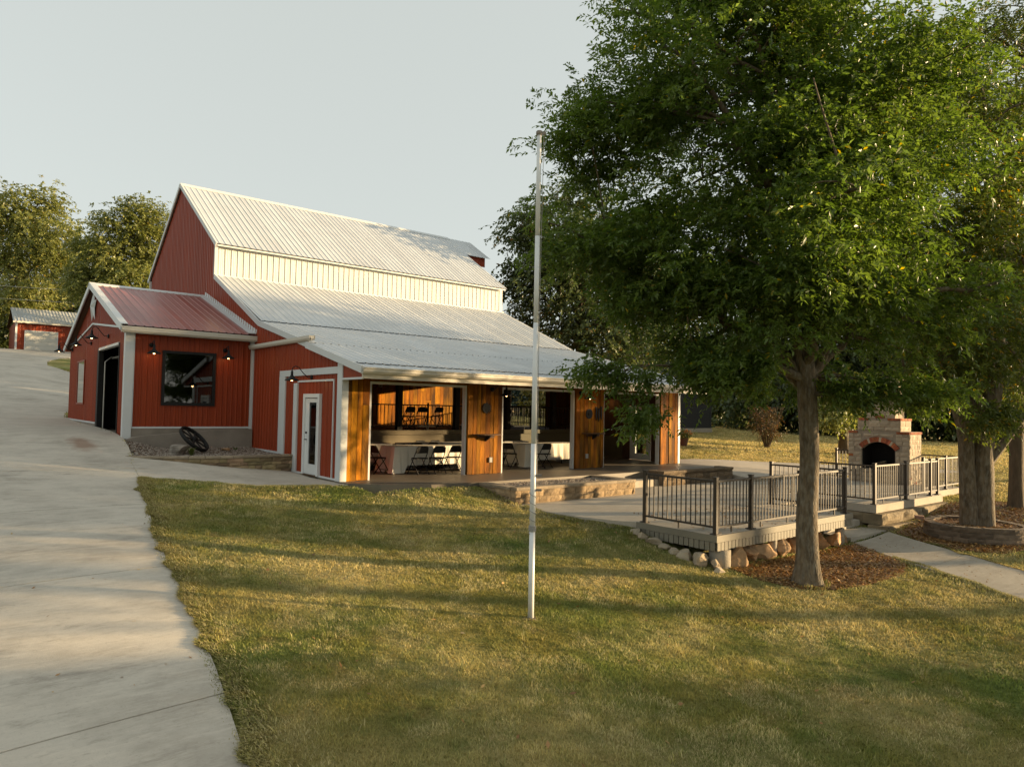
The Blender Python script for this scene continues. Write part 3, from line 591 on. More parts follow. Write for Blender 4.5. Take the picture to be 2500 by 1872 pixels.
# roofs: a boarded deck under each slope, metal sheets on it
def deck(name, pts, x0, x1, m=darkwood, th=.05, parent=barn):
    o = MB(); (a, b) = pts; o.add([(x0, a[0], a[1]), (x1, a[0], a[1]), (x1, b[0], b[1]), (x0, b[0], b[1]), (x0, a[0], a[1]-th), (x1, a[0], a[1]-th), (x1, b[0], b[1]-th), (x0, b[0], b[1]-th)],
      [(0, 1, 2, 3), (7, 6, 5, 4), (0, 4, 5, 1), (1, 5, 6, 2), (2, 6, 7, 3), (3, 7, 4, 0)]); return o.build(name, m, parent)
porch_roof = deck('porch_roof', ((-1.12, 2.755), (2.0, 3.487)), -.08, 13.45)
roof_panels(porch_roof, 'roof_panel', whiteroof, -.12, 13.5, (-1.22, 2.765), (-.62, 2.906))
roof_panels(porch_roof, 'roof_panel', whiteroof, -.12, 13.5, (-.72, 2.883), (2.0, 3.522), .024)
mid_roof = deck('shed_roof', ((2.0, 3.487), (6.0, 4.425)), .04, 13.5)
roof_panels(mid_roof, 'roof_panel', whiteroof, 0., 13.6, (2.0, 3.522), (6.05, 4.472), .024)
upper_shed = deck('upper_shed_roof', ((6.0, 4.425), (10.9, 6.50)), .04, 13.55)
roof_panels(upper_shed, 'roof_panel', whiteroof, 0., 13.6, (5.9, 4.46), (10.9, 6.595), .03)
main_roof = deck('main_roof', ((10.7, 7.72), (16.05, 11.15)), .0, 13.6, trim)
roof_panels(main_roof, 'roof_panel', whiteroof, -.05, 13.68, (10.66, 7.735), (16.05, 11.21), .02)
back_roof = deck('back_roof', ((21.4, 7.72), (16.05, 11.15)), .0, 13.6)
roof_panels(back_roof, 'roof_panel', whiteroof, -.05, 13.68, (21.44, 7.735), (16.05, 11.21), .02)
MB().prism([(15.85, 11.12), (16.05, 11.255), (16.25, 11.12), (16.25, 11.14), (16.05, 11.285), (15.85, 11.14)], 0, -.06, 13.7).build('ridge_cap', trim, main_roof)
back_shed = deck('back_shed_roof', ((27.0, 3.95), (21.2, 6.5)), .0, 13.6)
roof_panels(back_shed, 'roof_panel', whiteroof, -.05, 13.6, (27.1, 3.94), (21.2, 6.56), .02)
# clerestory band
clere = MB().box(.03, 13.55, 10.93, 10.99, 6.4, 7.86).build('clerestory_wall', cream, barn)
wall_panels(clere, 'wall_panel', cream, (.02, 10.92, 0), (1, 0, 0), (0, -1, 0), 13.56, lambda t: 6.58, lambda t: 7.80, .2286, .02)
MB().box(.0, 13.6, 10.80, 10.92, 6.555, 6.63).build('flashing', trim, clere)
# gables
gw = MB()
ys = [0.02, 2, 6, 10.88, 10.9, 16.05, 21.2, 21.22, 27.0]
def gtop(y):
    if y <= 10.89: return roofz(y)-.07
    if y >= 21.21: return 6.5-(y-21.2)*.44-.08
    return roofz(y)-.12
out = [(y, gtop(y)) for y in ys]
gw.prism([(0.02, .0)]+out+[(27.0, 1.0), (6.6, 1.0), (6.6, 0.)], 0, .03, .12)
gable = gw.build('gable_wall', red, barn)
wall_panels(gable, 'wall_panel', red, (.016, 0.1, 0), (0, 1, 0), (-1, 0, 0), 26.8, lambda t: 0. if t+.1 < 6.62 else 2.5, lambda t: gtop(t+.1), .2286, .02)
def rake(name, x, a, b, h=.17, w_=.045, drop=.03, parent=gable, m=trim):
    MB().beam((x, a[0], a[1]-h/2+drop), (x, b[0], b[1]-h/2+drop), w_, h, (0, -(b[1]-a[1]), b[0]-a[0])).build(name, m, parent)
rake('rake_trim', -.135, (-1.24, 2.775), (2.02, 3.54)); rake('rake_trim', -.03, (2.0, 3.53), (6.0, 4.465)); rake('rake_trim', -.032, (6.0, 4.465), (10.86, 6.61))
rake('rake_trim', -.075, (10.62, 7.74), (16.07, 11.245), .16); rake('rake_trim', -.076, (21.48, 7.74), (16.05, 11.235), .16); rake('rake_trim', -.05, (27.1, 3.97), (21.2, 6.58), .16)
MB().box(-.05, .06, 10.82, 10.93, 6.60, 7.70).build('corner_trim', trim, gable); MB().box(-.05, .06, 21.18, 21.29, 6.5, 7.70).build('corner_trim', trim, gable)
# hay hood at the far end of the ridge
hood = thing_hood = MB().prism([(14.35, 10.04), (17.75, 10.04), (16.05, 11.13)], 0, 13.5, 15.05).build('hay_hood', red, barn)
roof_panels(hood, 'roof_panel', whiteroof, 13.66, 15.25, (14.15, 9.985), (16.05, 11.21), .022); roof_panels(hood, 'roof_panel', whiteroof, 13.66, 15.25, (17.95, 9.985), (16.05, 11.21), .022)
wall_panels(hood, 'wall_panel', red, (13.62, 14.34, 0), (1, 0, 0), (0, -1, 0), 1.4, lambda t: 9.55, lambda t: 10.02)
# eave: fascia, gutter, side closure
MB().box(-.08, 13.45, -1.18, -1.14, 2.515, 2.70).build('fascia', guttermat, porch_roof)
MB().prism([(-1.18, 2.625), (-1.27, 2.625), (-1.31, 2.68), (-1.31, 2.735), (-1.325, 2.745), (-1.325, 2.775), (-1.305, 2.775), (-1.295, 2.69), (-1.26, 2.645), (-1.195, 2.645), (-1.195, 2.775), (-1.18, 2.775)], 0, -.13, 13.5).build('gutter', guttermat, porch_roof)
MB().prism([(-1.14, 2.535), (-.03, 2.535), (-.03, 2.985), (-1.14, 2.72)], 0, -.02, .05).build('eave_closure', red, gable)
MB().box(-.07, -.025, -1.14, -.03, 2.50, 2.55).build('eave_trim', trim, gable)
for i in range(20):
    x = .25+i*.69; MB().beam((x, -1.1, 2.66), (x, 3.9, 3.83), .05, .14).build('rafter', darkwood, porch_roof)
# side wall trim, gutter and door
MB().prism([(-.0, 3.60), (-.11, 3.60), (-.145, 3.65), (-.145, 3.73), (-.125, 3.73), (-.115, 3.665), (-.09, 3.63), (-.015, 3.63), (-.015, 3.74), (.0, 3.74)], 1, 1.80, 6.55).build('side_gutter', guttermat, gable)
MB().box(-.13, .02, 1.80, 1.86, 3.62, 3.72).build('gutter_cap', guttermat, gable)
MB().box(-.05, .13, -.045, .23, 0., 2.93).build('corner_post', trim, barn, bevel=.006)
MB().box(-.04, .02, .23, 4.10, 2.67, 2.845).build('trim_board', trim, gable, bevel=.004)
MB().box(-.045, .02, 3.66, 4.10, .45, 2.668).build('trim_board', trim, gable, bevel=.004)
MB().box(-.04, .02, 2.78, 3.03, .012, 2.47).build('trim_board', trim, gable, bevel=.004)
MB().box(-.03, .02, .49, 2.776, 2.49, 2.54).build('trim_strip', trim, gable); MB().box(-.03, .02, .47, .505, .01, 2.488).build('trim_strip', trim, gable)
MB().box(-.03, .02, 4.11, 6.45, .44, .50).build('base_trim', trim, gable); MB().box(-.025, .02, .235, 2.776, .005, .05).build('base_trim', trim, gable)
MB().box(-.06, .02, 6.44, 6.57, .30, 3.60).build('corner_trim', trim, gable, bevel=.004)
MB().box(-.10, .0, 6.40, 6.56, 3.72, 4.02).build('downspout', trim, gable)
dr = MB().box(-.03, .0, 1.335, 2.165, .03, 2.06)
door = MB().box(-.035, .01, 1.34, 1.43, .04, 2.05).box(-.035, .01, 1.90, 2.16, .04, 2.05).box(-.035, .01, 1.43, 1.90, .04, .30).box(-.035, .01, 1.43, 1.90, 1.95, 2.05).build('entry_door', doorwhite, barn, bevel=.004)
MB().box(-.07, .015, 1.23, 1.335, .02, 2.17).box(-.07, .015, 2.165, 2.27, .02, 2.17).box(-.07, .015, 1.335, 2.165, 2.065, 2.17).build('door_frame', doorwhite, door, bevel=.004)
MB().box(-.018, -.008, 1.43, 1.90, .30, 1.95).build('pane', glass('door_glass', (.25, .26, .25)), door)
MB().box(-.045, -.036, 1.41, 1.44, .28, 1.97).box(-.045, -.036, 1.89, 1.92, .28, 1.97).box(-.045, -.036, 1.44, 1.89, .28, .31).box(-.045, -.036, 1.44, 1.89, 1.94, 1.97).build('pane_trim', doorwhite, door)
MB().box(-.075, .0, 1.335, 2.165, .005, .03).build('threshold', darkwood, door)
MB().tube([(-.036, 2.05, .95), (-.09, 2.05, .95), (-.10, 1.97, .95)], .013, 8).lathe([(.03, -.01), (.03, .01)], (-.05, 2.05, .95)).build('handle', black, door)
MB().tube([(-.036, 2.05, 1.13), (-.065, 2.05, 1.13)], .028, 10).build('deadbolt', black, door)
# the porch front: wooden pillars between the wide openings
rgp = random.Random(3)
def pillar(x0, x1, name='pillar', rets=(True, True), widths=None):
    core = MB().box(x0+.03, x1-.03, .02, .20, 0., 2.95).build(name, darkwood, barn); x = x0
    k = 0
    while x < x1-.03:
        w_ = min(rgp.uniform(.125, .185), x1-x)
        if x1-x-w_ < .06: w_ = x1-x
        pr = rgp.uniform(.0, .022); z0 = rgp.uniform(.0, .02)
        if rgp.random() < .22:
            zc = rgp.uniform(1.2, 2.3)
            MB().box(x+.005, x+w_-.005, -.012-pr, .02, z0, zc-.004).build('plank', plankm, core); MB().box(x+.005, x+w_-.005, -.008-pr, .02, zc+.004, 2.62).build('plank', plankm, core)
        else: MB().box(x+.005, x+w_-.005, -.012-pr, .02, z0, 2.62).build('plank', plankm, core)
        x += w_; k += 1
    for s, xx, on in ((-1, x0, rets[0]), (1, x1, rets[1])):
        if on: MB().box(xx, xx+s*.022, .022, .20, .01, 2.5).build('side_plank', plankm, core)
    return core
p1 = pillar(.10, .73, rets=(False, True)); p2 = pillar(3.80, 5.02); p3 = pillar(8.03, 9.31); p4 = pillar(12.27, 13.22, rets=(True, False))
MB().box(13.22, 13.34, -.045, .22, 0, 2.93).build('corner_post', trim, barn, bevel=.006)
for x0, x1 in ((.755, 3.775), (5.045, 8.005), (9.335, 12.245)):
    fr = MB().box(x0, x0+.05, .03, .17, .0, 2.44).box(x1-.05, x1, .03, .17, .0, 2.44).box(x0, x1, .03, .17, 2.44, 2.50).build('opening_frame', trim, barn)
MB().box(.13, 13.22, .04, .20, 2.505, 2.99).build('header', darkwood, barn)
MB().box(.74, 13.2, -.02, .038, 2.51, 2.63).build('header_board', plankm, barn); MB().box(.12, 13.2, -.03, .038, 2.635, 2.97).build('header_board', darkwood, barn)
def outlet(x, pil):
    o = MB().box(x-.05, x+.05, -.07, -.015, .33, .47).build('outlet_box', mat('grey_plastic', (.30, .29, .26), .5), pil)
outlet(4.60, p2); outlet(8.51, p3)
# inside: raised floor, boarded back wall, end wall with a railed opening
upf = MB().box(.13, 13.2, 4.0, 11.0, .96, 1.10).build('raised_floor', darkwood, barn)
MB().box(.13, 13.2, 3.96, 4.02, .0, .955).build('floor_face', beige, upf); MB().box(.13, 13.2, 3.90, 4.0, .97, 1.11).build('floor_edge', beige, upf); MB().box(.13, 13.2, 3.93, 3.96, .68, .72).build('floor_edge_strip', beige, upf)
bw = MB().box(.13, 13.2, 11.05, 11.12, .9, 6.3).build('back_wall', darkwood, barn); x = .15
while x < 13.1:
    w_ = min(rgp.uniform(.16, .30), 13.18-x); pr = rgp.uniform(0, .012)
    if rgp.random() < .3:
        zc = rgp.uniform(1.9, 3.); MB().box(x+.004, x+w_-.004, 11.02-pr, 11.05, 1.11, zc-.004).build('plank', plankm, bw); MB().box(x+.004, x+w_-.004, 11.025-pr, 11.05, zc+.004, 4.6).build('plank', plankm, bw)
    else: MB().box(x+.004, x+w_-.004, 11.02-pr, 11.05, 1.11, 4.6).build('plank', plankm, bw)
    x += w_
MB().box(6.92, 7.10, 10.96, 11.02, 2.70, 2.80).build('exit_light', mat('lamp_case', (.7, .68, .6), .5), bw); MB().box(6.965, 7.055, 10.955, 10.962, 2.735, 2.765).build('exit_light_lens', darkwood, bw)
ew = MB(); T0, T1 = 13.22, 13.34
def etop(y): return roofz(y)-.07
ew.box(T0, T1, .22, 1.20, 0, 2.99).box(T0, T1, 1.20, 2.28, 2.10, 2.99).box(T0, T1, 2.28, 7.2, 0, 3.0).prism([(.22, 3.0), (7.2, 3.0), (7.2, etop(7.2)), (6, etop(6)), (.22, etop(.22))], 0, T0, T1)
ew.box(T0, T1, 7.2, 9.8, 0., 1.12).prism([(7.2, 3.35), (9.8, 3.35), (9.8, etop(9.8)), (7.2, etop(7.2))], 0, T0, T1).prism([(9.8, 0), (11.0, 0), (11.0, 7.6), (10.9, etop(10.88)), (9.8, etop(9.8))], 0, T0, T1)
ew.prism([(11.0, 0.), (21.2, 0.), (21.2, 7.7), (16.05, 11.0), (11.0, 7.75)], 0, 13.45, 13.55)
ewo = ew.build('end_wall', darkwood, barn)
y = 2.30
while y < 7.15:
    w_ = min(rgp.uniform(.13, .2), 7.19-y); MB().box(T0-.02, T0, y+.003, y+w_-.003, .86 if y > 2.6 else .01, 3.05).build('plank', darkwood, ewo); y += w_
MB().box(T0-.05, T0-.001, 2.62, 3.94, 0., .855).build('wainscot', beige, ewo)
wall_panels(ewo, 'wall_panel', red, (T1+.005, 2.3, 0), (0, 1, 0), (1, 0, 0), 4.88, lambda t: 0., lambda t: etop(2.3+t))
gd = MB().box(T0-.02, T1-.02, 1.24, 1.42, .02, 2.06).box(T0-.02, T1-.02, 1.96, 2.24, .02, 2.06).box(T0-.02, T1-.02, 1.42, 1.96, .02, .25).box(T0-.02, T1-.02, 1.42, 1.96, 1.93, 2.06).build('glazed_door', doorwhite, barn)
MB().box(T0+.02, T0+.03, 1.42, 1.96, .25, 1.93).build('pane', glassm, gd); MB().tube([(T0-.02, 2.13, .92), (T0-.08, 2.13, .92), (T0-.08, 2.05, .92)], .014).build('handle', black, gd); MB().tube([(T0-.02, 2.13, 1.1), (T0-.05, 2.13, 1.1)], .03, 10).build('deadbolt', black, gd)
for x in (1.70, 3.99, 6.28, 8.57, 10.86): MB().box(x-.09, x+.09, 4.06, 4.24, 1.10 if False else 0.0, roofz(4.1)-.12).build('column', beamm, barn)
# wall ornaments and drink shelves on the pillars
def shelf(x, lab):
    t = thing('drink_shelf', lab, 'shelf', (x, -.02, 1.12), 0, 'drink shelves on the porch pillars')
    pts = [(x+.5*math.cos(a)*1.0, -.03-.32*math.sin(a)) for a in np.linspace(0, math.pi, 13)]
    MB().prism(pts, 2, 1.11, 1.14).build('shelf_board', darkwood, t); MB().prism([(-.03, .93), (-.03, 1.11), (-.27, 1.11), (-.20, 1.02)], 0, x-.02, x+.02).build('bracket', black, t); MB().box(x-.3, x+.3, -.06, -.03, 1.03, 1.11).build('cleat', darkwood, t)
shelf(4.42, 'dark half-round drink shelf on the wooden pillar between the first two porch openings'); shelf(8.78, 'dark half-round drink shelf on the wooden pillar nearer the glazed door')
t = thing('wall_ornament', 'dark round metal wall ornament with jagged side above the first drink shelf', 'ornament', (4.42, -.03, 1.88))
o = MB(); pl = [(4.42+.14*math.cos(a), 1.88+.15*math.sin(a)) for a in np.linspace(1.2, 5.1, 14)]
for i, a in enumerate(np.linspace(-1.1, 1.1, 13)): r_ = .19 if i % 2 else .10; pl.append((4.44+r_*math.cos(a), 1.88+r_*math.sin(a)))
o.prism(pl, 1, -.055, -.035).build('plate', black, t); MB().tube([(4.42, -.03, 1.95), (4.42, -.045, 1.97)], .02).build('hanger', black, t)
t = thing('wall_ornament', 'plain dark round metal plate above the second drink shelf', 'ornament', (8.6, -.03, 1.76)); MB().prism([(8.6+.15*math.cos(a), 1.76+.16*math.sin(a)) for a in np.linspace(0, 6.283, 20)[:-1]], 1, -.055, -.035).build('plate', black, t)
MB().prism([(8.6+.05*math.cos(a), 1.76+.05*math.sin(a)) for a in np.linspace(0, 6.283, 12)[:-1]], 1, -.075, -.055).build('boss', black, t)
for k, (x, z) in enumerate(((8.93, 1.80), (9.05, 1.76), (9.17, 1.82))):
    MB().prism([(x, z-.26), (x+.035, z-.1), (x+.03, z+.1), (x+.045, z+.2), (x, z+.16), (x-.045, z+.2), (x-.03, z+.1), (x-.035, z-.1)], 1, -.05, -.03).build('metal_fish', black, None)
for k, o in enumerate([o for o in COL.objects if o.name.startswith('metal_fish')]): tag(o, ('first', 'second', 'third')[k]+' slim dark metal fish from the round plate on the second wooden pillar', 'ornament', 'metal fish on the pillar')

# gooseneck barn lamps
def gooseneck(wall, nrm, drop_pt_off=.55, label='', group='gooseneck barn lamps', side=0., lit=2.2, arm_h=.28):
    """lamp fixed to a wall at point wall, standing out along nrm"""
    wx, wy, wz = wall; n = np.array([nrm[0], nrm[1], 0.]); s = np.array([-n[1], n[0], 0.])
    t = thing('gooseneck_lamp', label, 'lamp', wall, 0, group); W_ = np.array(wall, float); L_ = drop_pt_off
    o = MB(); o.tube([W_+n*.0, W_+n*.03], .065, 14).build('wall_plate', black, t, True)
    pts = [W_+n*.03, W_+n*.12+np.array([0, 0, -.005]), W_+n*(L_*.45)+np.array([0, 0, .10])+s*side*.3, W_+n*(L_*.68)+np.array([0, 0, arm_h-.03])+s*side*.6, W_+n*(L_*.84)+np.array([0, 0, arm_h])+s*side*.85, W_+n*(L_*.97)+np.array([0, 0, arm_h-.05])+s*side, W_+n*L_+np.array([0, 0, arm_h-.14])+s*side]
    MB().tube(pts, .012, 8).build('arm', black, t, True)
    c = W_+n*L_+s*side+np.array([0, 0, arm_h-.14])
    MB().lathe([(.012, .02), (.03, 0), (.034, -.10), (.055, -.14), (.11, -.185), (.165, -.215), (.19, -.25), (.182, -.252), (.155, -.22), (.10, -.195), (.04, -.16), (.02, -.15)], c, 24, False).build('shade', black, t, True)
    MB().lathe([(.004, -.165), (.028, -.185), (.036, -.22), (.028, -.25), (.004, -.262)], c, 12).build('bulb', bulb, t, True)
    pl = bpy.data.lights.new('lamp_light', 'POINT'); pl.energy = lit*.3; pl.color = (1.0, .55, .2); pl.shadow_soft_size = .03
    po = bpy.data.objects.new('lamp_light', pl); link(po, t, c); po.location = c+np.array([0, 0, -.275])-W_
    return t
gooseneck((0., 1.87, 2.61), (-1, 0), .55, 'black gooseneck lamp above the white glazed entry door', side=-.02)
gooseneck((4.62, 0.-.03, 2.42), (0, -1), .42, 'black gooseneck lamp on the wooden pillar with the jagged round ornament', side=.2, arm_h=.2, lit=1.2)
gooseneck((8.2, -.03, 2.42), (0, -1), .42, 'black gooseneck lamp half hidden by leaves on the second wooden pillar', side=.02, arm_h=.2, lit=1.5)
gooseneck((13.2, 3.3, 2.50), (-1, 0), .35, 'small lit gooseneck lamp inside the porch beside the glazed door', arm_h=.2, lit=3.)

# ------------------------------------------------------------------ entrance annex
annex = thing('barn_annex', 'low red metal wing with dull red gabled roof, black framed window and open garage door', 'barn wing', (-1.8, 12., 0))
AX0, AX1, AY0, AY1 = -3.58, 0., 6.57, 18.2
def annz(y): return 4.05+(min(y, 24.2-y)-6.35)*.3265 if True else 0
aroof = MB().prism([(6.37, 4.03), (12.1, 5.90), (18.0, 3.97), (18.0, 3.92), (12.1, 5.84), (6.37, 3.98)], 0, -3.72, .03).build('annex_roof', darkwood, annex)
roof_panels(aroof, 'roof_panel', redroof, -3.78, .06, (6.27, 4.035), (12.1, 5.935), .012, .2286, .02)
roof_panels(aroof, 'roof_panel', redroof, -3.78, .06, (18.1, 3.97), (12.1, 5.935), .012, .2286, .02)
MB().prism([(11.9, 5.88), (12.1, 5.965), (12.3, 5.88), (12.3, 5.91), (12.1, 6.0), (11.9, 5.91)], 0, -3.84, .05).build('ridge_cap', trim, aroof)
for a, b in (((6.24, 4.05), (12.12, 5.97)), ((18.13, 3.985), (12.08, 5.97))):
    MB().beam((-3.81, a[0], a[1]-.07), (-3.81, b[0], b[1]-.07), .04, .19, (0, -(b[1]-a[1]), b[0]-a[0])).build('rake_trim', trim, aroof)
    MB().beam((-3.72, a[0], a[1]+.025), (-3.72, b[0], b[1]+.025), .16, .012, (0, -(b[1]-a[1]), b[0]-a[0])).build('rake_cap', trim, aroof)
MB().beam((-.11, 6.30, 4.10), (-.11, 12.1, 5.985), .26, .02, (0, -1.9, 5.8)).build('flashing', trim, aroof); MB().beam((.012, 6.30, 4.16), (.012, 12.1, 6.045), .02, .14, (0, -1.9, 5.8)).build('flashing', trim, aroof)
MB().prism([(6.30, 3.845), (6.22, 3.845), (6.18, 3.90), (6.18, 3.955), (6.165, 3.965), (6.165, 4.005), (6.18, 4.005), (6.20, 3.91), (6.23, 3.865), (6.28, 3.865), (6.28, 4.02), (6.30, 4.02)], 0, -3.80, .12).build('gutter', guttermat, aroof)
MB().box(-3.74, .0, 6.31, 6.35, 3.83, 4.0).build('fascia', trim, aroof)
fwall = MB().box(AX0+.05, AX1-.05, AY0+.02, AY0+.12, .9, 3.98)
fw_ = MB()
WX0, WX1, WZ0, WZ1 = -2.62, -1.14, 1.80, 3.39
for a in ((AX0+.05, WX0, .9, 3.97), (WX1, AX1, .9, 3.97), (WX0, WX1, .9, WZ0), (WX0, WX1, WZ1, 3.97)): fw_.box(a[0], a[1], AY0+.02, AY0+.12, a[2], a[3])
fwo = fw_.build('front_wall', red, annex)
for (xa, xb, lo, hi) in ((AX0, WX0, 1.15, 3.96), (WX1, AX1-.06, 1.15, 3.96), (WX0, WX1, 1.15, WZ0), (WX0, WX1, WZ1, 3.96)):
    wall_panels(fwo, 'wall_panel', red, (xa, AY0+.015, 0), (1, 0, 0), (0, -1, 0), xb-xa, lambda t: lo, lambda t: hi, .1524, .019)
wn = MB().box(WX0-.02, WX0+.06, AY0-.04, AY0+.06, WZ0-.02, WZ1+.02).box(WX1-.06, WX1+.02, AY0-.04, AY0+.06, WZ0-.02, WZ1+.02).box(WX0+.06, WX1-.06, AY0-.04, AY0+.06, WZ0-.02, WZ0+.07).box(WX0+.06, WX1-.06, AY0-.04, AY0+.06, WZ1-.06, WZ1+.02).build('picture_window', black, annex)
MB().box(WX0+.06, WX1-.06, AY0+.0, AY0+.012, WZ0+.07, WZ1-.06).build('pane', glass('big_window_glass', (.42, .44, .42)), wn)
MB().box(AX0+.17, AX1, AY0-.005, AY0+.02, 1.10, 1.15).build('base_trim', trim, fwo)
MB().box(AX0-.06, AX0+.17, AY0-.06, AY0+.14, .80, 3.93).build('corner_post', trim, annex, bevel=.006); MB().box(AX0+.17, AX0+.20, AY0-.02, AY0+.1, 1.15, 3.93).build('corner_strip', trim, annex)
# gable side with the garage opening
GY0, GY1, GZ = 7.62, 11.35, 3.63
sw = MB().prism([(6.7, .8), (GY0, .8), (GY0, GZ), (GY1, GZ), (GY1, .95), (18.15, .95), (18.15, 3.92), (12.1, 5.84), (6.7, 4.08)], 0, AX0+.02, AX0+.1).build('gable_wall', red, annex)
def at_top(y): return (3.98+(y-6.37)*.3265 if y < 12.1 else 5.85-(y-12.1)*.3197)-.04
wall_panels(sw, 'wall_panel', red, (AX0+.015, 6.72, 0), (0, 1, 0), (-1, 0, 0), GY0-6.72, lambda t: .82, lambda t: at_top(6.72+t), .1524, .019)
wall_panels(sw, 'wall_panel', red, (AX0+.015, GY0, 0), (0, 1, 0), (-1, 0, 0), GY1-GY0, lambda t: GZ, lambda t: at_top(GY0+t), .1524, .019)
W0, W1 = 14.05, 15.75
wall_panels(sw, 'wall_panel', red, (AX0+.015, GY1, 0), (0, 1, 0), (-1, 0, 0), W0-GY1, lambda t: 1.16, lambda t: at_top(GY1+t), .1524, .019)
wall_panels(sw, 'wall_panel', red, (AX0+.015, W0, 0), (0, 1, 0), (-1, 0, 0), W1-W0, lambda t: 3.40, lambda t: at_top(W0+t), .1524, .019)
wall_panels(sw, 'wall_panel', red, (AX0+.015, W0, 0), (0, 1, 0), (-1, 0, 0), W1-W0, lambda t: 1.16, lambda t: 1.74, .1524, .019)
wall_panels(sw, 'wall_panel', red, (AX0+.015, W1, 0), (0, 1, 0), (-1, 0, 0), 18.15-W1, lambda t: 1.16, lambda t: at_top(W1+t), .1524, .019)
s_w = MB().box(AX0-.03, AX0+.03, W0, W0+.06, 1.74, 3.4).box(AX0-.03, AX0+.03, W1-.06, W1, 1.74, 3.4).box(AX0-.03, AX0+.03, W0+.06, W1-.06, 1.74, 1.8).box(AX0-.03, AX0+.03, W0+.06, W1-.06, 3.34, 3.4).build('side_window', red, annex)
MB().box(AX0-.012, AX0-.004, W0+.06, W1-.06, 1.8, 3.34).build('pane', mat('mirror_window', (.45, .45, .42), .04, .02, 2., metal=.9), s_w)
MB().beam((AX0-.03, 6.85, 4.03), (AX0-.03, 12.5, 4.60), .03, .06).build('gable_trim', trim, sw); MB().beam((AX0-.03, 12.5, 4.60), (AX0-.03, 18.2, 3.98), .03, .06).build('gable_trim', trim, sw)
MB().box(AX0-.02, AX0+.02, GY1+.05, 18.2, 1.10, 1.155).build('base_trim', trim, sw)
gf = MB().box(AX0-.02, AX0+.12, GY1-.30, GY1, .95, GZ).build('door_jamb', black, annex); MB().box(AX0-.02, AX0+.12, GY0, GY0+.06, .86, GZ).build('door_jamb', black, annex); MB().box(AX0-.04, AX0+.10, GY0+.061, GY1-.31, GZ-.06, GZ+.02).build('door_head', trim, gf)
god = thing_god = MB()
for k in range(4): god.box(AX0+.35+k*.55, AX0+.88+k*.55, GY0+.1, GY1-.32, GZ-.32+k*.03, GZ-.27+k*.03)
god.build('raised_garage_door', mat('garage_door_panel', (.16, .15, .13), .5), annex)
MB().tube([(AX0+.16, GY1-.36, .95), (AX0+.16, GY1-.36, 3.2), (AX0+.35, GY1-.36, 3.38), (AX0+2.6, GY1-.36, 3.45)], .025, 6).build('door_track', mat('galvanised', (.42, .4, .36), .45, .1, 4., metal=.6), annex)
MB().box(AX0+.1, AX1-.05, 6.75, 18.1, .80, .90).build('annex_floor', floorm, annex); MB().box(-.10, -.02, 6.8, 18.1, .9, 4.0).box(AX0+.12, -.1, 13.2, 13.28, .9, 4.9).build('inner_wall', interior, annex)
fd = MB().box(AX0+.02, AX1-.02, AY0-.02, AY0+.10, .2, 1.095).build('foundation', foundation, annex); MB().box(AX0-.02, AX0+.02, GY1+.02, 18.2, .6, 1.09).build('foundation', foundation, annex); MB().box(AX0-.04, AX0+.1, 6.7, GY1, .5, .86).build('threshold', foundation, annex)
# the lower retaining kerb that climbs towards the corner of the two walls
MB().prism([(-3.50, .0), (-.02, .0), (-.02, 1.085), (-.9, 1.07), (-2.1, .98), (-3.0, .91), (-3.38, .86), (-3.56, .78)], 1, 6.30, 6.54).build('retaining_kerb', foundation, annex, bevel=.01)
# white star in the gable
st = thing('barn_star', 'white dimensional star hung in the gable of the red barn wing', 'ornament', (-3.62, 12.35, 5.2)); sv = [(-3.74, 12.35, 5.2)]
for k in range(10): a = math.pi/2+k*math.pi/5; r_ = .62 if k % 2 == 0 else .25; sv.append((-3.63, 12.35+r_*.9*math.cos(a), 5.2+r_*math.sin(a)))
MB().add(sv, [(0, 1+k, 1+(k+1) % 10) for k in range(10)]+[tuple(range(10, 0, -1))]).build('star_face', trim, st)
gooseneck((AX0-.01, 9.47, 3.95), (-1, 0), .48, 'black gooseneck lamp over the open garage door, nearest the white corner post', side=.06)
gooseneck((AX0-.01, 12.75, 3.92), (-1, 0), .48, 'middle black gooseneck lamp of the three under the white star gable', side=.06)
gooseneck((AX0-.01, 17.3, 3.93), (-1, 0), .48, 'black gooseneck lamp at the far corner of the gable, farthest from the garage door', side=.06)
gooseneck((-2.95, AY0-.01, 3.54), (0, -1), .36, 'black gooseneck lamp beside the white corner post on the window wall', arm_h=.12)
gooseneck((-.86, AY0-.01, 3.52), (0, -1), .36, 'black gooseneck lamp on the window wall beside the barn corner', arm_h=.12)

# ------------------------------------------------------------------ gravel nook: stone wall, wheel, rock, plants
def nookz(x, y):
    f = min(max((x+3.75)/1.3, 0), 1); f = f*f*(3-2*f); return (1-f)*(tz(-3.75, y)-.03)+f*(.42+max(0, y-4.8)*.07)
NX = 14; nv = [(a, b, 0) for a in np.linspace(-3.95, -.02, NX) for b in np.linspace(2.95, 6.5, NX)]
nv = [(x, y, nookz(x, y)-.015) for x, y, _ in nv if True]; nf = []
for i in range(NX-1):
    for j in range(NX-1):
        q = [i*NX+j, (i+1)*NX+j, (i+1)*NX+j+1, i*NX+j+1]
        if all(inpoly(np.array([[nv[k][0], nv[k][1]-.06]]), grow(NOOK, .12))[0] or nv[k][0] > -.1 for k in q): nf.append(tuple(q))
nook_soil = MB().add(nv, nf).build('nook_soil', mulchm); tag(nook_soil, kind='structure')
gravel('gravel', [(-3.85,3.95),(-3.2,3.5),(-2.2,3.15),(-1.1,3.1),(-.08,3.15),(-.08,6.28),(-3.62,6.28)], lambda x, y: nookz(x, y), 6000, .027, 21)
swl = thing('stone_planter_wall', 'low tan ledge-stone retaining wall in front of the gravel bed', 'wall', (-1.8, 3.0, 0))
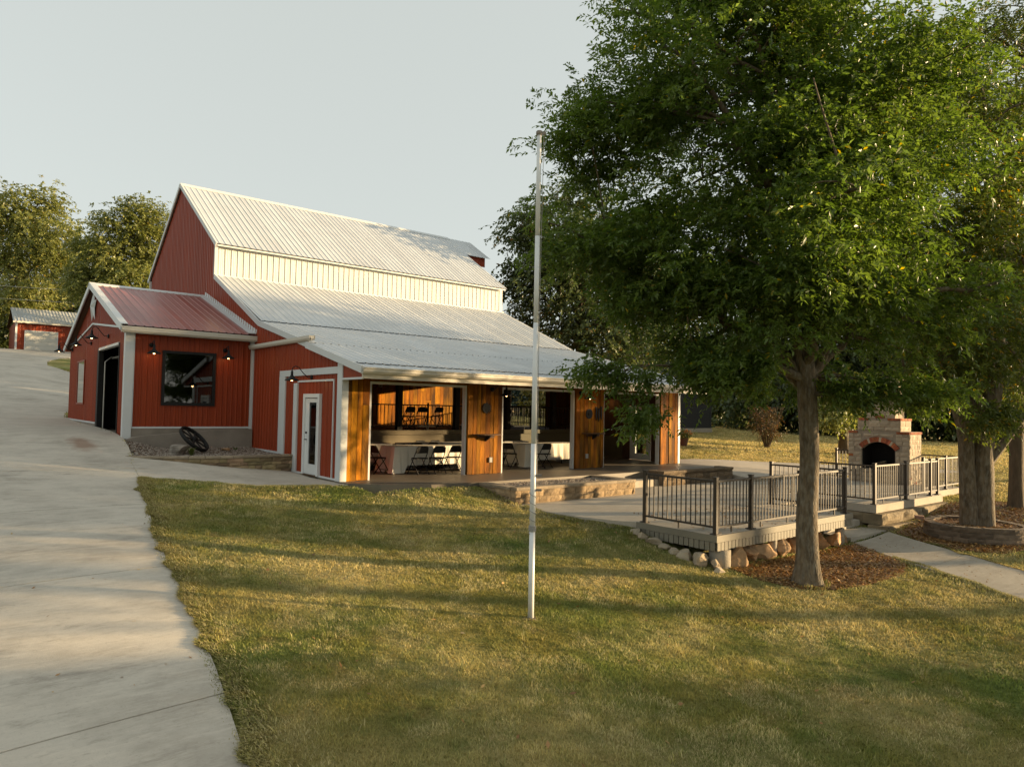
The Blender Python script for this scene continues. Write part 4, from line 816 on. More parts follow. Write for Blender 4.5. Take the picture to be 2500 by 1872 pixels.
WP = [(-4.0,3.92),(-3.6,3.60),(-3.2,3.34),(-2.7,3.12),(-2.2,2.97),(-1.65,2.90),(-1.1,2.90),(-.5,2.93),(-.03,2.98)]
wl = np.r_[0, np.cumsum([math.dist(a, b) for a, b in zip(WP[:-1], WP[1:])])]
def wpos(s): return np.interp(s, wl, [p[0] for p in WP]), np.interp(s, wl, [p[1] for p in WP])
def course(z0, h, off, dep, lens, m, nm, seed, amp=.016, z_cut=True):
    r2 = random.Random(seed); s = 0.
    while s < wl[-1]-.04:
        w_ = min(r2.uniform(*lens), wl[-1]-s)
        x, y = wpos(s+w_/2); xa, ya = wpos(s); xb, yb = wpos(s+w_); a = math.atan2(yb-ya, xb-xa)
        if not z_cut or tz(x, y-.2) < z0+h-.01:
            place(nm, rough_block(nm, w_-.008, h-.008, dep, m, r2.random(), amp), swl, (x+math.sin(a)*off, y-math.cos(a)*off, z0), a)
        s += w_
course(.435, .065, .03, .26, (.22, .42), capstone, 'cap_stone', 1, .006, False)
zc = .435
for k, h in enumerate((.115, .085, .13, .10, .12)):
    zc -= h; course(zc, h, 0, .2, (.16, .46), stone, 'ledge_stone', 30+k)
MB().box(-.10, -.04, 2.97, 3.6, .36, .40)
rock('driftwood_rock', (-2.52, 4.92, .50), (.40, .28, .20), mat('weathered_rock', (.27, .235, .195), .95, .4, 4., 1., 9., dirt=(.1, .08, .06), dirt_scale=3., dirt_amt=.7), 5, 'weathered grey rock under the black iron wheel', 'rock', planes=5)
rock('flat_stone', (-1.05, 5.45, .50), (.20, .13, .05), boulderm, 8, 'flat reddish stone on the gravel in front of the kerb', 'stone')
whl = thing('iron_wheel', 'black spoked iron wheel leaning on a rock in the gravel bed', 'wheel', (-2.02, 5.25, .86))
ww = MB(); n_ = 28
for k in range(n_):
    a, b = 2*math.pi*k/n_, 2*math.pi*(k+1)/n_
    ww.add([(r_*math.cos(q), r_*math.sin(q), z) for q in (a, b) for r_, z in ((.52, -.05), (.52, .05), (.46, .05), (.46, -.05))], [(0, 4, 5, 1), (1, 5, 6, 2), (2, 6, 7, 3), (3, 7, 4, 0)])
o = ww.build('rim', black, whl, True, False)
MB().tube([(0, 0, -.08), (0, 0, .08)], .08, 14).build('hub', black, whl, True, False)
for k in range(8): a = k*math.pi/4; MB().beam((.06*math.cos(a), .06*math.sin(a), 0), (.47*math.cos(a), .47*math.sin(a), 0), .05, .03).build('spoke', black, whl, world=False)
wa = np.array([.77, .0, -.57]); wa /= np.linalg.norm(wa); wv_ = np.array([.26, .965, -.045]); wv_ -= wa*(wa @ wv_); wv_ /= np.linalg.norm(wv_); wn_ = np.cross(wa, wv_); tl_ = R(20); wn_ = wn_*math.cos(tl_)+wv_*math.sin(tl_)*(-1 if wn_[2] > 0 else 1); wy_ = np.cross(wn_, wa)
whl.rotation_euler = Matrix(((wa[0], wy_[0], wn_[0]), (wa[1], wy_[1], wn_[1]), (wa[2], wy_[2], wn_[2]))).to_euler(); whl.location = (-2.05, 5.15, .84); whl.scale = (.92, .92, .92)
def tuft(name, c, n, L, m, lab, cat, seed, spread=.7, wid=.012):
    r2 = np.random.default_rng(seed); t = thing(name, lab, cat, c); az = r2.uniform(0, 6.28, n); ln = L*r2.uniform(.6, 1.1, n); le = r2.uniform(.1, spread, n)
    d = np.c_[np.cos(az), np.sin(az)]; b = np.array(c)+np.c_[d*.02, np.zeros(n)]; mid_ = b+np.c_[d*(ln*le*.5)[:, None], ln*.75]; tip = b+np.c_[d*(ln*le*1.2)[:, None], ln*(1-.3*le)]
    s_ = np.c_[-d[:, 1], d[:, 0], np.zeros(n)]*wid; V = np.stack([b-s_, b+s_, mid_+s_, mid_-s_, tip], 1).reshape(-1, 3); i0 = np.arange(n)*5
    fast_mesh('leaves', V, np.concatenate([np.c_[i0, i0+1, i0+2], np.c_[i0, i0+2, i0+3], np.c_[i0+3, i0+2, i0+4]]), m, t, np.repeat(r2.random((n, 3)), 5, 0)); return t
tuft('leafy_plant', (-2.32, 4.35, .42), 46, .26, L_plant, 'small yellow-green spiky plant in the gravel below the iron wheel', 'plant', 3, .9)
tuft('leafy_plant', (-.78, 5.5, .45), 16, .16, L_plant, 'tiny dark green plant beside the flat reddish stone', 'plant', 4, .9)

# ------------------------------------------------------------------ chairs and tables
def make_chair():
    c = thing('folding_chair', '', 'chair')
    for s in (-1, 1):
        MB().tube([(s*.20, .30, .0), (s*.205, .02, .43), (s*.20, -.08, .60), (s*.185, -.13, .72)], .0125, 6).build('front_leg', black, c, True)   # runs up into the back
        MB().tube([(s*.175, -.22, .0), (s*.175, .16, .42)], .0125, 6).build('rear_leg', black, c, True)
    MB().tube([(-.185, -.13, .72), (-.15, -.145, .775), (.15, -.145, .775), (.185, -.13, .72)], .0125, 6).build('back_frame', black, c, True)
    b = MB(); n = 6
    vs = []
    for i in range(n+1):
        x = -.19+.38*i/n; yy = -.125+.02*(1-(2*i/n-1)**2)*-1
        top = .775-.045*abs(2*i/n-1)**3
        vs += [(x, yy+.025, .585), (x, yy-.012, top), (x, yy+.040, .585), (x, yy+.003, top)]
    fs = []
    for i in range(n): a = 4*i; fs += [(a, a+1, a+5, a+4), (a+2, a+6, a+7, a+3), (a+1, a+3, a+7, a+5), (a, a+4, a+6, a+2)]
    b.add(vs, fs+[(0, 2, 3, 1), (4*n, 4*n+1, 4*n+3, 4*n+2)]).build('backrest', black, c)
    MB().prism([(-.19, -.13), (.19, -.13), (.20, .12), (.15, .20), (-.15, .20), (-.20, .12)], 2, .425, .455).build('seat', black, c, bevel=.008)
    for y, z in ((.235, .10), (-.13, .10)): MB().tube([(-.19, y, z), (.19, y, z)], .008, 6).build('stretcher', black, c)
    return c
chair0 = make_chair(); first = [True]
def chair(x, y, z, rz, label, group):
    if first[0]:
        first[0] = False; chair0.location = (x, y, z); chair0.rotation_euler = (0, 0, rz); return tag(chair0, label, None, group)
    return copy_tree(chair0, (x, y, z), rz, label, group)
def table(x0, x1, y0, y1, lab, lab2, seed, drop=.74):
    t = thing('folding_table', lab, 'table', ((x0+x1)/2, (y0+y1)/2, 0), 0, 'folding tables on the porch')
    MB().box(x0, x1, y0, y1, .715, .745).build('table_top', beige, t)
    for x in (x0+.15, x1-.15):
        for y in (y0+.08, y1-.08): MB().tube([(x, y, 0), (x, y, .715)], .014, 6).build('leg', black, t)
    r2 = np.random.default_rng(seed); per = []; n = 40
    for a, b in (((x0, y0), (x1, y0)), ((x1, y0), (x1, y1)), ((x1, y1), (x0, y1)), ((x0, y1), (x0, y0))):
        L_ = math.dist(a, b); k = max(6, int(L_/.09))
        for i in range(k): per.append((a[0]+(b[0]-a[0])*i/k, a[1]+(b[1]-a[1])*i/k, min(i, k-i)/k*L_))
    cx, cy = (x0+x1)/2, (y0+y1)/2; vs = []; rows = (.752, .735, .55, .3, .02)
    for j, z in enumerate(rows):
        for i, (px, py, dc) in enumerate(per):
            out = np.array([px-cx, py-cy]); e = np.array([np.sign(out[0]) if abs(abs(out[0])-(x1-x0)/2) < .02 else 0, np.sign(out[1]) if abs(abs(out[1])-(y1-y0)/2) < .02 else 0], float)
            if not e.any(): e = out
            e = e/np.linalg.norm(e); f = (0, .012, .05, .09, .13)[j]; cor = max(0, 1-dc/.32); wv = .022*math.sin(i*1.9+seed)*(j/4)
            zz_ = z if j < 2 else z+(0 if cor > .05 else .20*(j-1)/3*(1 if j > 1 else 0))*1.0
            vs.append((px+e[0]*(f*(.35+1.25*cor)+wv+.005), py+e[1]*(f*(.35+1.25*cor)+wv+.005), zz_))
    N_ = len(per); fs = [tuple(range(N_))]
    for j in range(len(rows)-1): fs += [(j*N_+i, j*N_+(i+1) % N_, (j+1)*N_+(i+1) % N_, (j+1)*N_+i)[::-1] for i in range(N_)]
    o = MB().add(vs, fs).build('tablecloth', cloth, None); tag(o, lab2, 'tablecloth', 'white cloths on the porch tables')
    return t
table(2.18, 4.62, 1.18, 1.94, 'folding table under the white cloth nearest the corner pillar', 'white cloth hanging to the floor on the front table in the first opening', 1)
table(6.95, 9.35, 1.18, 1.94, 'folding table under the white cloth in the second opening', 'white cloth hanging to the floor on the front table in the second opening', 2)
table(.55, 2.95, 2.75, 3.5, 'rear folding table against the raised floor in the first opening', 'white cloth on the rear table behind the first opening', 3)
table(3.35, 5.75, 2.45, 3.2, 'rear folding table beyond the front table of the first opening', 'white cloth on the rear table seen over the first front table', 4)
table(6.0, 8.4, 2.75, 3.5, 'rear folding table beyond the front table of the second opening', 'white cloth on the rear table seen over the second front table', 5)
PCH = 'folding chairs at the porch tables'; UCH = 'folding chairs on the raised floor'
for k, (x, y, rz, lab) in enumerate(((2.76, .80, 0.04, 'black folding chair at the front table, first from the wooden corner pillar'), (3.33, .78, -.05, 'black folding chair at the front table, second from the wooden corner pillar'), (3.90, .80, .02, 'black folding chair at the front table, partly hidden by the opening frame'),
    (1.80, 1.50, -math.pi/2+.1, 'black folding chair turned sideways at the end of the front table'), (1.35, 1.9, -math.pi/2+.3, 'black folding chair in shadow behind the wooden corner pillar'), (1.25, 2.45, .3, 'black folding chair farthest back beside the corner pillar'),
    (7.45, .82, .06, 'black folding chair in front of the white cloth in the second opening'), (6.52, 1.45, -math.pi/2+.35, 'black folding chair angled at the cloth end behind the flagpole'), (5.55, 2.3, -.1, 'black folding chair, first from the frame in the second opening'), (6.1, 2.35, .1, 'black folding chair, second from the frame in the second opening'),
    (3.0, 2.15, math.pi, 'black folding chair across the front table, nearest the corner pillar'), (3.6, 2.22, math.pi-.1, 'middle black folding chair across the front table of the first opening'), (4.2, 2.20, math.pi+.05, 'black folding chair across the front table, farthest from the corner pillar'), (4.5, 3.45, math.pi, 'black folding chair beyond the rear table of the first opening'), (5.1, 3.5, math.pi, 'black folding chair beyond the rear table, nearer the second opening'), (7.6, 2.25, math.pi, 'black folding chair across the front table of the second opening'))):
    chair(x, y, 0, rz, lab, PCH)
for k, (x, y, rz, lab) in enumerate(((1.75, 5.1, .1, 'black folding chair on the raised floor, first from the barn corner'), (2.4, 5.0, -.1, 'black folding chair on the raised floor, second from the barn corner'), (3.05, 5.15, .15, 'black folding chair on the raised floor left of the first dark column'), (4.72, 4.75, .1, 'black folding chair standing close behind the railing on the raised floor'), (5.5, 6.1, .5, 'dark folding chair set back on the raised floor right of the railing chair'), (6.15, 6.2, -.2, 'dark folding chair on the raised floor left of the second dark column'), (6.9, 6.3, .1, 'dark folding chair on the raised floor right of the second dark column'), (9.35, 5.2, -.5, 'tall dark folding chair seen against the railed end opening'))):
    chair(x, y, 1.10, rz, lab, UCH)
for k, (x, y) in enumerate(((-2.0, 9.4), (-1.6, 10.0), (-2.2, 10.4))): chair(x, y, .90, .5*k, ('nearest dark chair stored inside the open garage doorway', 'middle dark chair stored inside the open garage doorway', 'farthest dark chair stored inside the open garage doorway')[k], 'chairs inside the garage door')

# ------------------------------------------------------------------ railings
def railing(name, pts, z, label, posts, h=1.04, spacing=.112, m=bronze, group='metal railings', post_w=.075):
    t = thing(name, label, 'railing', (pts[0][0], pts[0][1], z), 0, group); bal = None
    bal = MB().box(-.009, .009, -.009, .009, 0, h-.21); me = bpy.data.meshes.new('baluster'); me.from_pydata(bal.v, [], bal.f); me.materials.append(m)
    for a, b in zip(pts[:-1], pts[1:]):
        a, b = np.array(a, float), np.array(b, float); L_ = np.linalg.norm(b-a); d = (b-a)/L_; rz = math.atan2(d[1], d[0])
        MB().beam((*(a+d*post_w/2), z+h-.06), (*(b-d*post_w/2), z+h-.06), .045, .04).build('top_rail', m, t); MB().beam((*(a+d*post_w/2), z+.13), (*(b-d*post_w/2), z+.13), .035, .035).build('bottom_rail', m, t)
        n_ = int(L_/spacing)
        for i in range(1, n_): p = a+d*L_*i/n_; place('baluster', me, t, (p[0], p[1], z+.14), rz)
        for i in range(1, int(L_/1.0)+1):
            p = a+d*L_*(i-.5)/max(1, int(L_/1.0)); MB().box(p[0]-.012, p[0]+.012, p[1]-.012, p[1]+.012, z, z+.12).build('support_foot', m, t)
    for p in posts:
        po = MB().box(p[0]-post_w/2, p[0]+post_w/2, p[1]-post_w/2, p[1]+post_w/2, z, z+h).build('post', m, t, bevel=.004)
        MB().box(p[0]-post_w/2-.008, p[0]+post_w/2+.008, p[1]-post_w/2-.008, p[1]+post_w/2+.008, z+h, z+h+.02).build('post_cap', m, po); MB().box(p[0]-.075, p[0]+.075, p[1]-.075, p[1]+.075, z, z+.018).build('base_plate', m, po)
    return t
railing('deck_railing', [(3.55,-6.62),(3.55,-8.3),(8.62,-8.3),(8.62,-6.45)], -.39, 'bronze metal railing around the near wooden deck corner', [(3.55,-6.62),(3.55,-8.3),(4.72,-8.3),(6.6,-8.3),(8.62,-8.3),(8.62,-6.45)])
railing('patio_railing', [(10.97,-6.4),(10.97,-7.95),(15.13,-7.95)], -.405, 'bronze metal railing on the patio in front of the stone fireplace', [(10.97,-6.4),(10.97,-7.95),(12.9,-7.95),(14.6,-7.95),(15.13,-7.95)])
railing('patio_railing', [(15.3,-7.5),(17.07,-7.5),(18.35,-7.5),(18.35,-3.4)], -.405, 'farther bronze railing beside the double-trunk tree beyond the fireplace patio', [(15.3,-7.5),(17.07,-7.5),(18.35,-7.5),(18.35,-5.4),(18.35,-3.4)])
railing('raised_floor_railing', [(.2,4.12),(13.15,4.12)], 1.10, 'black railing along the edge of the raised barn floor', [(.25,4.12),(5.1,4.12),(7.4,4.12),(9.7,4.12),(12.,4.12)], .90, .14, black, post_w=.05)
railing('end_opening_railing', [(13.28,7.22),(13.28,9.78)], 1.12, 'black railing across the open end bay of the raised barn floor', [(13.28,7.24),(13.28,9.76)], .95, .13, black, post_w=.05)

# ------------------------------------------------------------------ deck, rocks, planters, steps
dk = thing('wooden_deck', 'raised deck platform with grey-tan fascia and short vertical skirt boards', 'deck', (6.1, -7.4, -.4))
MB().box(3.46, 8.74, -8.38, -6.51, -.46, -.402).build('deck_floor', patioc, dk)
MB().box(3.42, 8.78, -8.42, -8.385, -.515, -.39).build('fascia_board', deckpaint, dk); MB().box(3.42, 3.455, -8.383, -6.5, -.515, -.39).build('fascia_board', deckpaint, dk); MB().box(8.745, 8.78, -8.383, -6.5, -.515, -.39).build('fascia_board', deckpaint, dk)
def skirt(x0, y0, x1, y1, n):
    for i in range(n):
        a, b = i/n, (i+1)/n; dx, dy = (x1-x0), (y1-y0); L_ = math.hypot(dx, dy); g = .009/L_; j = random.uniform(-.012, .0)
        p = (x0+dx*(a+g), y0+dy*(a+g)); q = (x0+dx*(b-g), y0+dy*(b-g)); MB().beam((*p, -.60-j/2), (*q, -.60-j/2), .022, .158+j).build('skirt_board', deckpaint, dk)
skirt(3.44, -8.405, 8.76, -8.405, 46); skirt(3.435, -6.5, 3.435, -8.38, 16)
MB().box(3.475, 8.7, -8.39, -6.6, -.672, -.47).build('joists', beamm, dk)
for x, r_, h in ((3.72, .20, .18), (5.55, .09, .22), (8.42, .10, .24)):
    z = tz(x, -8.3); pz = z+h+.12
    pr = MB().lathe([(r_, z-.15), (r_, pz-.01), (r_*.94, pz)], (x, -8.28, 0), 18).build('concrete_pier', concpier, dk, True); MB().box(x-.045, x+.045, -8.325, -8.235, pz, -.60).build('support_post', darkwood if r_ > .15 else deckpaint, dk)
RL = ['large tan boulder under the near corner of the deck', 'rounded tan boulder second from the near deck corner', 'tall tan boulder third from the near deck corner', 'orange-tan boulder just left of the tree trunk under the deck', 'tan boulder half hidden behind the tree trunk', 'tan boulder just right of the tree trunk under the deck', 'pale boulder under the far half of the deck', 'pale boulder by the far deck pier', 'small boulder beside the concrete step']
for k, (x, y, sx, sz) in enumerate(((4.08,-8.36,.27,.27),(4.62,-8.30,.22,.22),(5.12,-8.30,.26,.26),(5.85,-8.28,.25,.22),(6.4,-8.25,.24,.22),(6.95,-8.25,.24,.22),(7.5,-8.28,.24,.22),(8.05,-8.3,.22,.2),(8.62,-8.2,.17,.17))):
    rock('boulder', (x, y, tz(x, y)+sz*.45), (sx, sx*.85, sz), boulderm, 40+k, RL[k], 'boulder', 'boulders under the deck')
LL = ['flat pale limestone rock at the top of the row beside the deck', 'second pale limestone rock from the top of the row', 'third pale limestone rock from the top beside the deck', 'fourth pale limestone rock along the deck side', 'fifth long limestone rock along the deck side', 'sixth limestone rock along the deck side', 'largest limestone rock near the foot of the row', 'upright limestone rock beside the corner pier', 'small limestone rock at the foot of the row']
for k, (x, y, sx, sy, sz) in enumerate(((3.24,-6.62,.17,.10,.07),(3.20,-6.88,.13,.10,.09),(3.20,-7.14,.16,.12,.12),(3.21,-7.38,.13,.10,.07),(3.23,-7.60,.14,.12,.08),(3.25,-7.84,.17,.14,.12),(3.27,-8.15,.20,.16,.17),(3.46,-8.40,.13,.11,.13),(3.36,-8.52,.12,.09,.07))):
    rock('limestone_rock', (x, y, tz(x, y)+sz*.30), (sx, sy, sz), limestone, 60+k, LL[k], 'rock', 'limestone rocks beside the deck')

def block_planter(lab, x0, x1, y0, y1, zb, zt, m, cap_h=.075, course_h=.163, left=True, right=True, seed=1, blk=(.34, .42)):
    t = thing('block_planter', lab, 'planter', ((x0+x1)/2, y0, zb)); r2 = random.Random(seed)
    def run(a, b, rz):
        L_ = math.dist(a, b); z = zb; k = 0
        while z < zt-cap_h-.01:
            h = min(course_h, zt-cap_h-z); s = 0. if k % 2 == 0 else -.18
            while s < L_-.02:
                w_ = r2.uniform(*blk); s0, s1 = max(s, 0), min(s+w_, L_)
                if s1-s0 > .04:
                    c = (s0+s1)/2/L_; place('wall_block', rough_block('wall_block', s1-s0-.008, h-.006, .2, m, r2.random(), .02), t, (a[0]+(b[0]-a[0])*c, a[1]+(b[1]-a[1])*c, z), rz)
                s += w_
            z += h; k += 1
        s = 0.
        while s < L_-.02:
            w_ = min(r2.uniform(.4, .6), L_-s); c = (s+w_/2)/L_; place('cap_block', rough_block('cap_block', w_-.006, cap_h, .28, capstone if m is block else m, r2.random(), .008), t, (a[0]+(b[0]-a[0])*c+math.sin(rz)*.03, a[1]+(b[1]-a[1])*c-math.cos(rz)*.03, zt-cap_h), rz); s += w_
    run((x0, y0), (x1, y0), 0.)
    if left: run((x0, y1), (x0, y0+.205), -math.pi/2)
    if right: run((x1, y0+.205), (x1, y1), math.pi/2)
    return t
block_planter('long tan block planter full of gravel in front of the porch', 2.95, 7.22, -3.2, -1.76, -.40, .0, block)
so_ = slab('planter_soil', [(3.1,-3.05),(7.07,-3.05),(7.07,-1.76),(3.1,-1.76)], -.09, .3, mulchm); tag(so_, kind='structure')
gravel('gravel', [(3.17,-2.98),(7.0,-2.98),(7.0,-1.78),(3.17,-1.78)], -.075, 4600, .026, 22)
block_planter('darker low stone planter beside the porch step near the glazed door', 9.5, 13.2, -2.35, -1.78, -.40, .05, mat('dark_planter_block', (.16, .115, .07), .9, .35, 4., .9, 22., objrand=.25, dirt=(.05, .04, .03), dirt_scale=1.3, dirt_amt=.8), seed=2, blk=(.3, .5))
MB().box(7.3, 9.42, -2.2, -1.75, -.40, -.20).build('porch_step', patioc); tag(bpy.data.objects['porch_step'], 'low concrete step up to the porch between the two planters', 'step')
st_ = thing('patio_steps', 'short concrete steps between the deck railing and the patio railing', 'steps', (9.8, -7.4, -1.1))
for z, y0, y1 in ((-.60, -7.1, -6.52), (-.80, -7.7, -7.1), (-.97, -8.35, -7.7)): MB().box(8.82, 10.72, y0, y1, -1.25, z).build('tread', patioc, st_, bevel=.01)
rt = thing('cut_stone_retaining_wall', 'rough mossy cut-stone retaining blocks under the fireplace patio', 'wall', (12.8, -8.2, -1.1)); r2 = random.Random(9)
for z0, h, yf, xs in ((-.885, .27, -8.22, (10.82, 12.1, 13.35, 14.6, 15.3)), (-1.165, .275, -8.40, (10.70, 12.3, 13.6, 14.3))):
    for a, b in zip(xs[:-1], xs[1:]): place('stone_block', rough_block('stone_block', b-a-.015, h-.005, .5, blockstone, r2.random(), .05, 6, 3), rt, ((a+b)/2, yf, z0))
    for y0, y1 in ((-7.72, -7.0), (-7.0, -6.4)): place('stone_block', rough_block('stone_block', y1-y0-.015, h-.005, .45, blockstone, r2.random(), .04, 4, 3), rt, (xs[0]+.02, (y0+y1)/2, z0), -math.pi/2)

# tree ring of landscape blocks and loose pavers
rgc = (11.62, -10.05); ring = thing('tree_ring_wall', 'curved low wall of brown landscape blocks around the double-trunk tree', 'wall', (*rgc, -.95))
meR = [rough_block('ring_block', .315, .115, .2, mat('ring_block', (.135, .10, .07), .9, .3, 5., .6, 20., objrand=.25), 5+k, .01) for k in range(4)]
for c in range(3):
    n_ = 22
    for k in range(n_):
        a = 2*math.pi*(k+.5*(c % 2))/n_; r_ = 1.12-.015*c; zz_ = -.99+.118*c+.02*math.sin(a*2)
        place('ring_block', meR[(k+c) % 4], ring, (rgc[0]+r_*math.cos(a), rgc[1]+r_*math.sin(a), zz_), a+math.pi/2)
rs = slab('ring_soil', [(rgc[0]+.98*math.cos(a), rgc[1]+.98*math.sin(a)) for a in np.linspace(0, 6.28, 20)[:-1]], -.70, .25, mulchm); tag(rs, kind='structure')
scatter_flat('mulch_chips', [(rgc[0]+.95*math.cos(a), rgc[1]+.95*math.sin(a)) for a in np.linspace(0, 6.28, 20)[:-1]], 1500, .03, chipm, 44, .0, zfix=-.695)
PVL = ['reddish paver lying loose on the tree ring wall', 'tan paver lying in the mulch behind the ringed tree', 'second tan paver lying in the mulch behind the ringed tree', 'small paver lying in mulch nearest the far single trunk']
for k, (x, y, z, a) in enumerate(((11.0, -9.0, -.63, .4), (13.3, -9.35, None, .2), (13.9, -9.55, None, -.1), (14.5, -9.3, None, .5))):
    z = tz(x, y)+.02 if z is None else z; o = MB().box(-.17, .17, -.10, .10, 0, .08).build('loose_paver', pinkpaver, bevel=.01); o.location = (x, y, z); o.rotation_euler = (.03, .05, a); tag(o, PVL[k], 'paver', 'loose pavers')

# ------------------------------------------------------------------ flagpole
FX, FY = -1.40, -8.80; FZ = tz(FX, FY)
fpz = thing('flagpole', 'tall white flagpole without a flag standing in the lawn', 'flagpole', (FX, FY, FZ)); HT = 6.62
def pole_seg(z0, z1, r0, r1): MB().tube([(FX, FY, z0), (FX, FY, z1)], [r0, r1], 18).build('pole_section', polewhite, fpz, True)
def rad(z): return .0415-.010*((z-FZ)/HT)
cuts = [FZ-.1, FZ+1.16, FZ+2.35, FZ+4.0, FZ+5.2, FZ+HT]
for a, b in zip(cuts[:-1], cuts[1:]):
    pole_seg(a, b-.004, rad(a), rad(b)); MB().tube([(FX, FY, b-.012), (FX, FY, b-.002)], rad(b)*.985, 16).build('joint_ring', rope, fpz)
MB().lathe([(.040, HT-.02), (.046, HT), (.046, HT+.03), (.038, HT+.04)], (FX, FY, FZ), 16).build('cap', mat('pole_cap', (.22, .19, .16), .6), fpz, True)
trk = MB().obox((FX+.06*RT[0], FY+.06*RT[1], FZ+HT+.012), (.028*RT[0], .028*RT[1], 0), (-.012*RT[1], .012*RT[0], 0), (0, 0, .02)).build('pulley', mat('pulley_metal', (.25, .22, .19), .5), fpz)
hp = [(FX+.065*RT[0], FY+.065*RT[1], FZ+HT)]
for z, o in ((5.2, .052), (4.1, .046), (3.7, .045), (2.6, .050), (1.75, .05)): hp.append((FX+o*RT[0]-.0*FW[0], FY+o*RT[1]-.0*FW[1], FZ+z))
MB().tube(hp, .004, 5).build('halyard', rope, fpz)
MB().tube([(p[0]-.015*RT[0]-.012*FW[0], p[1]-.015*RT[1]-.012*FW[1], p[2]) for p in hp[1:]], .004, 5).build('halyard', rope, fpz)
for z in (1.92, 1.72): MB().obox((FX+.04*RT[0], FY+.04*RT[1], FZ+z), (.075*RT[0], .075*RT[1], 0), (-.02*RT[1], .02*RT[0], 0), (0, 0, .014)).build('cleat', mat('cleat_metal', (.16, .14, .12), .5), fpz)
hel = []
for i in range(120):
    s = i/119; a = s*2*math.pi*5.5; z = 1.72-.62*s if s < .7 else 1.286-.16*((s-.7)/.3); r_ = rad(FZ+z)+.005; hel.append((FX+r_*math.cos(a), FY+r_*math.sin(a), FZ+z))
MB().tube(hel, .0045, 5).build('wound_rope', rope, fpz)
kn = []
for i in range(90):
    s = i/89; a = s*2*math.pi*6; z = 1.24-.07*s; r_ = rad(FZ+z)+.008; kn.append((FX+r_*math.cos(a), FY+r_*math.sin(a), FZ+z))
MB().tube(kn, .006, 5).build('rope_knot', rope, fpz)
sp_ = slab('pole_soil', [(FX+.11*math.cos(a)-.03, FY+.09*math.sin(a)) for a in np.linspace(0, 6.28, 14)[:-1]], FZ+.010, .05, soilm); tag(sp_, kind='structure')

# ------------------------------------------------------------------ fireplace
fp = thing('stone_fireplace', 'outdoor pale stone fireplace with red brick arch and tapering chimney', 'fireplace', (17.7, -5.36, -.405)); F0 = 17.25; rf = random.Random(11)
Y0, Y1, OY0, OY1, SZ = -6.36, -4.36, -5.92, -4.83, 0.06
MB().box(F0, F0+.95, Y0, OY0, -.41, 1.35).box(F0, F0+.95, OY1, Y1, -.41, 1.35).box(F0, F0+.95, OY0, OY1, .99, 1.35).box(F0+.7, F0+.95, OY0, OY1, SZ, .99).box(F0, F0+.95, OY0, OY1, -.41, SZ).box(F0+.05, F0+.9, Y0+.3, Y1-.3, 1.35, 1.78).box(F0+.1, F0+.85, Y0+.5, Y1-.5, 1.78, 3.2).build('masonry_core', mortar, fp)
MB().box(F0+.02, F0+.69, OY0+.004, OY0+.03, SZ, .985).box(F0+.02, F0+.69, OY1-.03, OY1-.004, SZ, .985).box(F0+.66, F0+.695, OY0+.03, OY1-.03, SZ, .985).box(F0+.02, F0+.66, OY0+.03, OY1-.03, SZ+.002, SZ+.02).build('firebox_lining', soot, fp)
ac = (-5.375, .28); AR = .70
ap = [(OY0, .985), (OY0, .72)]+[(ac[0]-AR*math.sin(t), ac[1]+AR*math.cos(t)) for t in np.linspace(.89, -.89, 15)]+[(OY1, .72), (OY1, .985)]
MB().prism(ap, 0, F0+.0, F0+.12).build('arch_filling', fpstone, fp)
def stone_face(a0, a1, z0, z1, put, skip=lambda c, z, w_, h: False, hs=(.13, .21), ls=(.2, .46), brick=.035):
    z = z0
    while z < z1-.03:
        h = min(rf.uniform(*hs), z1-z)
        if z1-z-h < .06: h = z1-z
        s = a0
        while s < a1-.02:
            w_ = min(rf.uniform(*ls), a1-s)
            if a1-s-w_ < .08: w_ = a1-s
            if not skip(s+w_/2, z+h/2, w_, h):
                br = rf.random() < brick
                if br and h > .1:
                    hb = h/2; put(s, w_, z, hb, 'brick', fpbrick); put(s, w_, z+hb, hb, 'stone', fpstone)
                else: put(s, w_, z, h, 'stone', fpstone)
            s += w_
        z += h
def putx(xf):
    def f(s, w_, z, h, nm, m): o = place(nm, rough_block(nm, w_-.012, h-.012, .06, m, rf.random(), .012), fp, (xf-.012-rf.random()*.012, s+w_/2, z+.006), -math.pi/2)
    return f
def puty(yf):
    def f(s, w_, z, h, nm, m): o = place(nm, rough_block(nm, w_-.012, h-.012, .06, m, rf.random(), .012), fp, (s+w_/2, yf-.012-rf.random()*.012, z+.006), 0.)
    return f
def arch_skip(c, z, w_, h): return abs(c-ac[0]) < .545+.02+w_*.2 and SZ < z < 1.02 or (math.hypot(c-ac[0], z-ac[1]) < AR+.20 and z > .6)
stone_face(Y0, OY0-.02, -.40, 1.26, putx(F0), lambda c, z, w_, h: math.hypot(c-ac[0], z-ac[1]) < AR+.14 and z > .66, ls=(.16, .3)); stone_face(OY1+.02, Y1, -.40, 1.26, putx(F0), lambda c, z, w_, h: math.hypot(c-ac[0], z-ac[1]) < AR+.14 and z > .66, ls=(.16, .3))
stone_face(OY0, OY1, -.40, SZ-.02, putx(F0)); stone_face(OY0+.05, OY1-.05, 1.16, 1.27, putx(F0), hs=(.1, .12))
stone_face(F0, F0+.95, -.40, 1.26, puty(Y0), ls=(.12, .3), brick=.08)
stone_face(Y0+.3, Y1-.3, 1.36, 1.72, putx(F0+.05)); stone_face(F0+.05, F0+.9, 1.36, 1.72, puty(Y0+.3)); stone_face(Y0+.5, Y1-.5, 1.79, 3.1, putx(F0+.1)); stone_face(F0+.1, F0+.85, 1.79, 3.1, puty(Y0+.5))
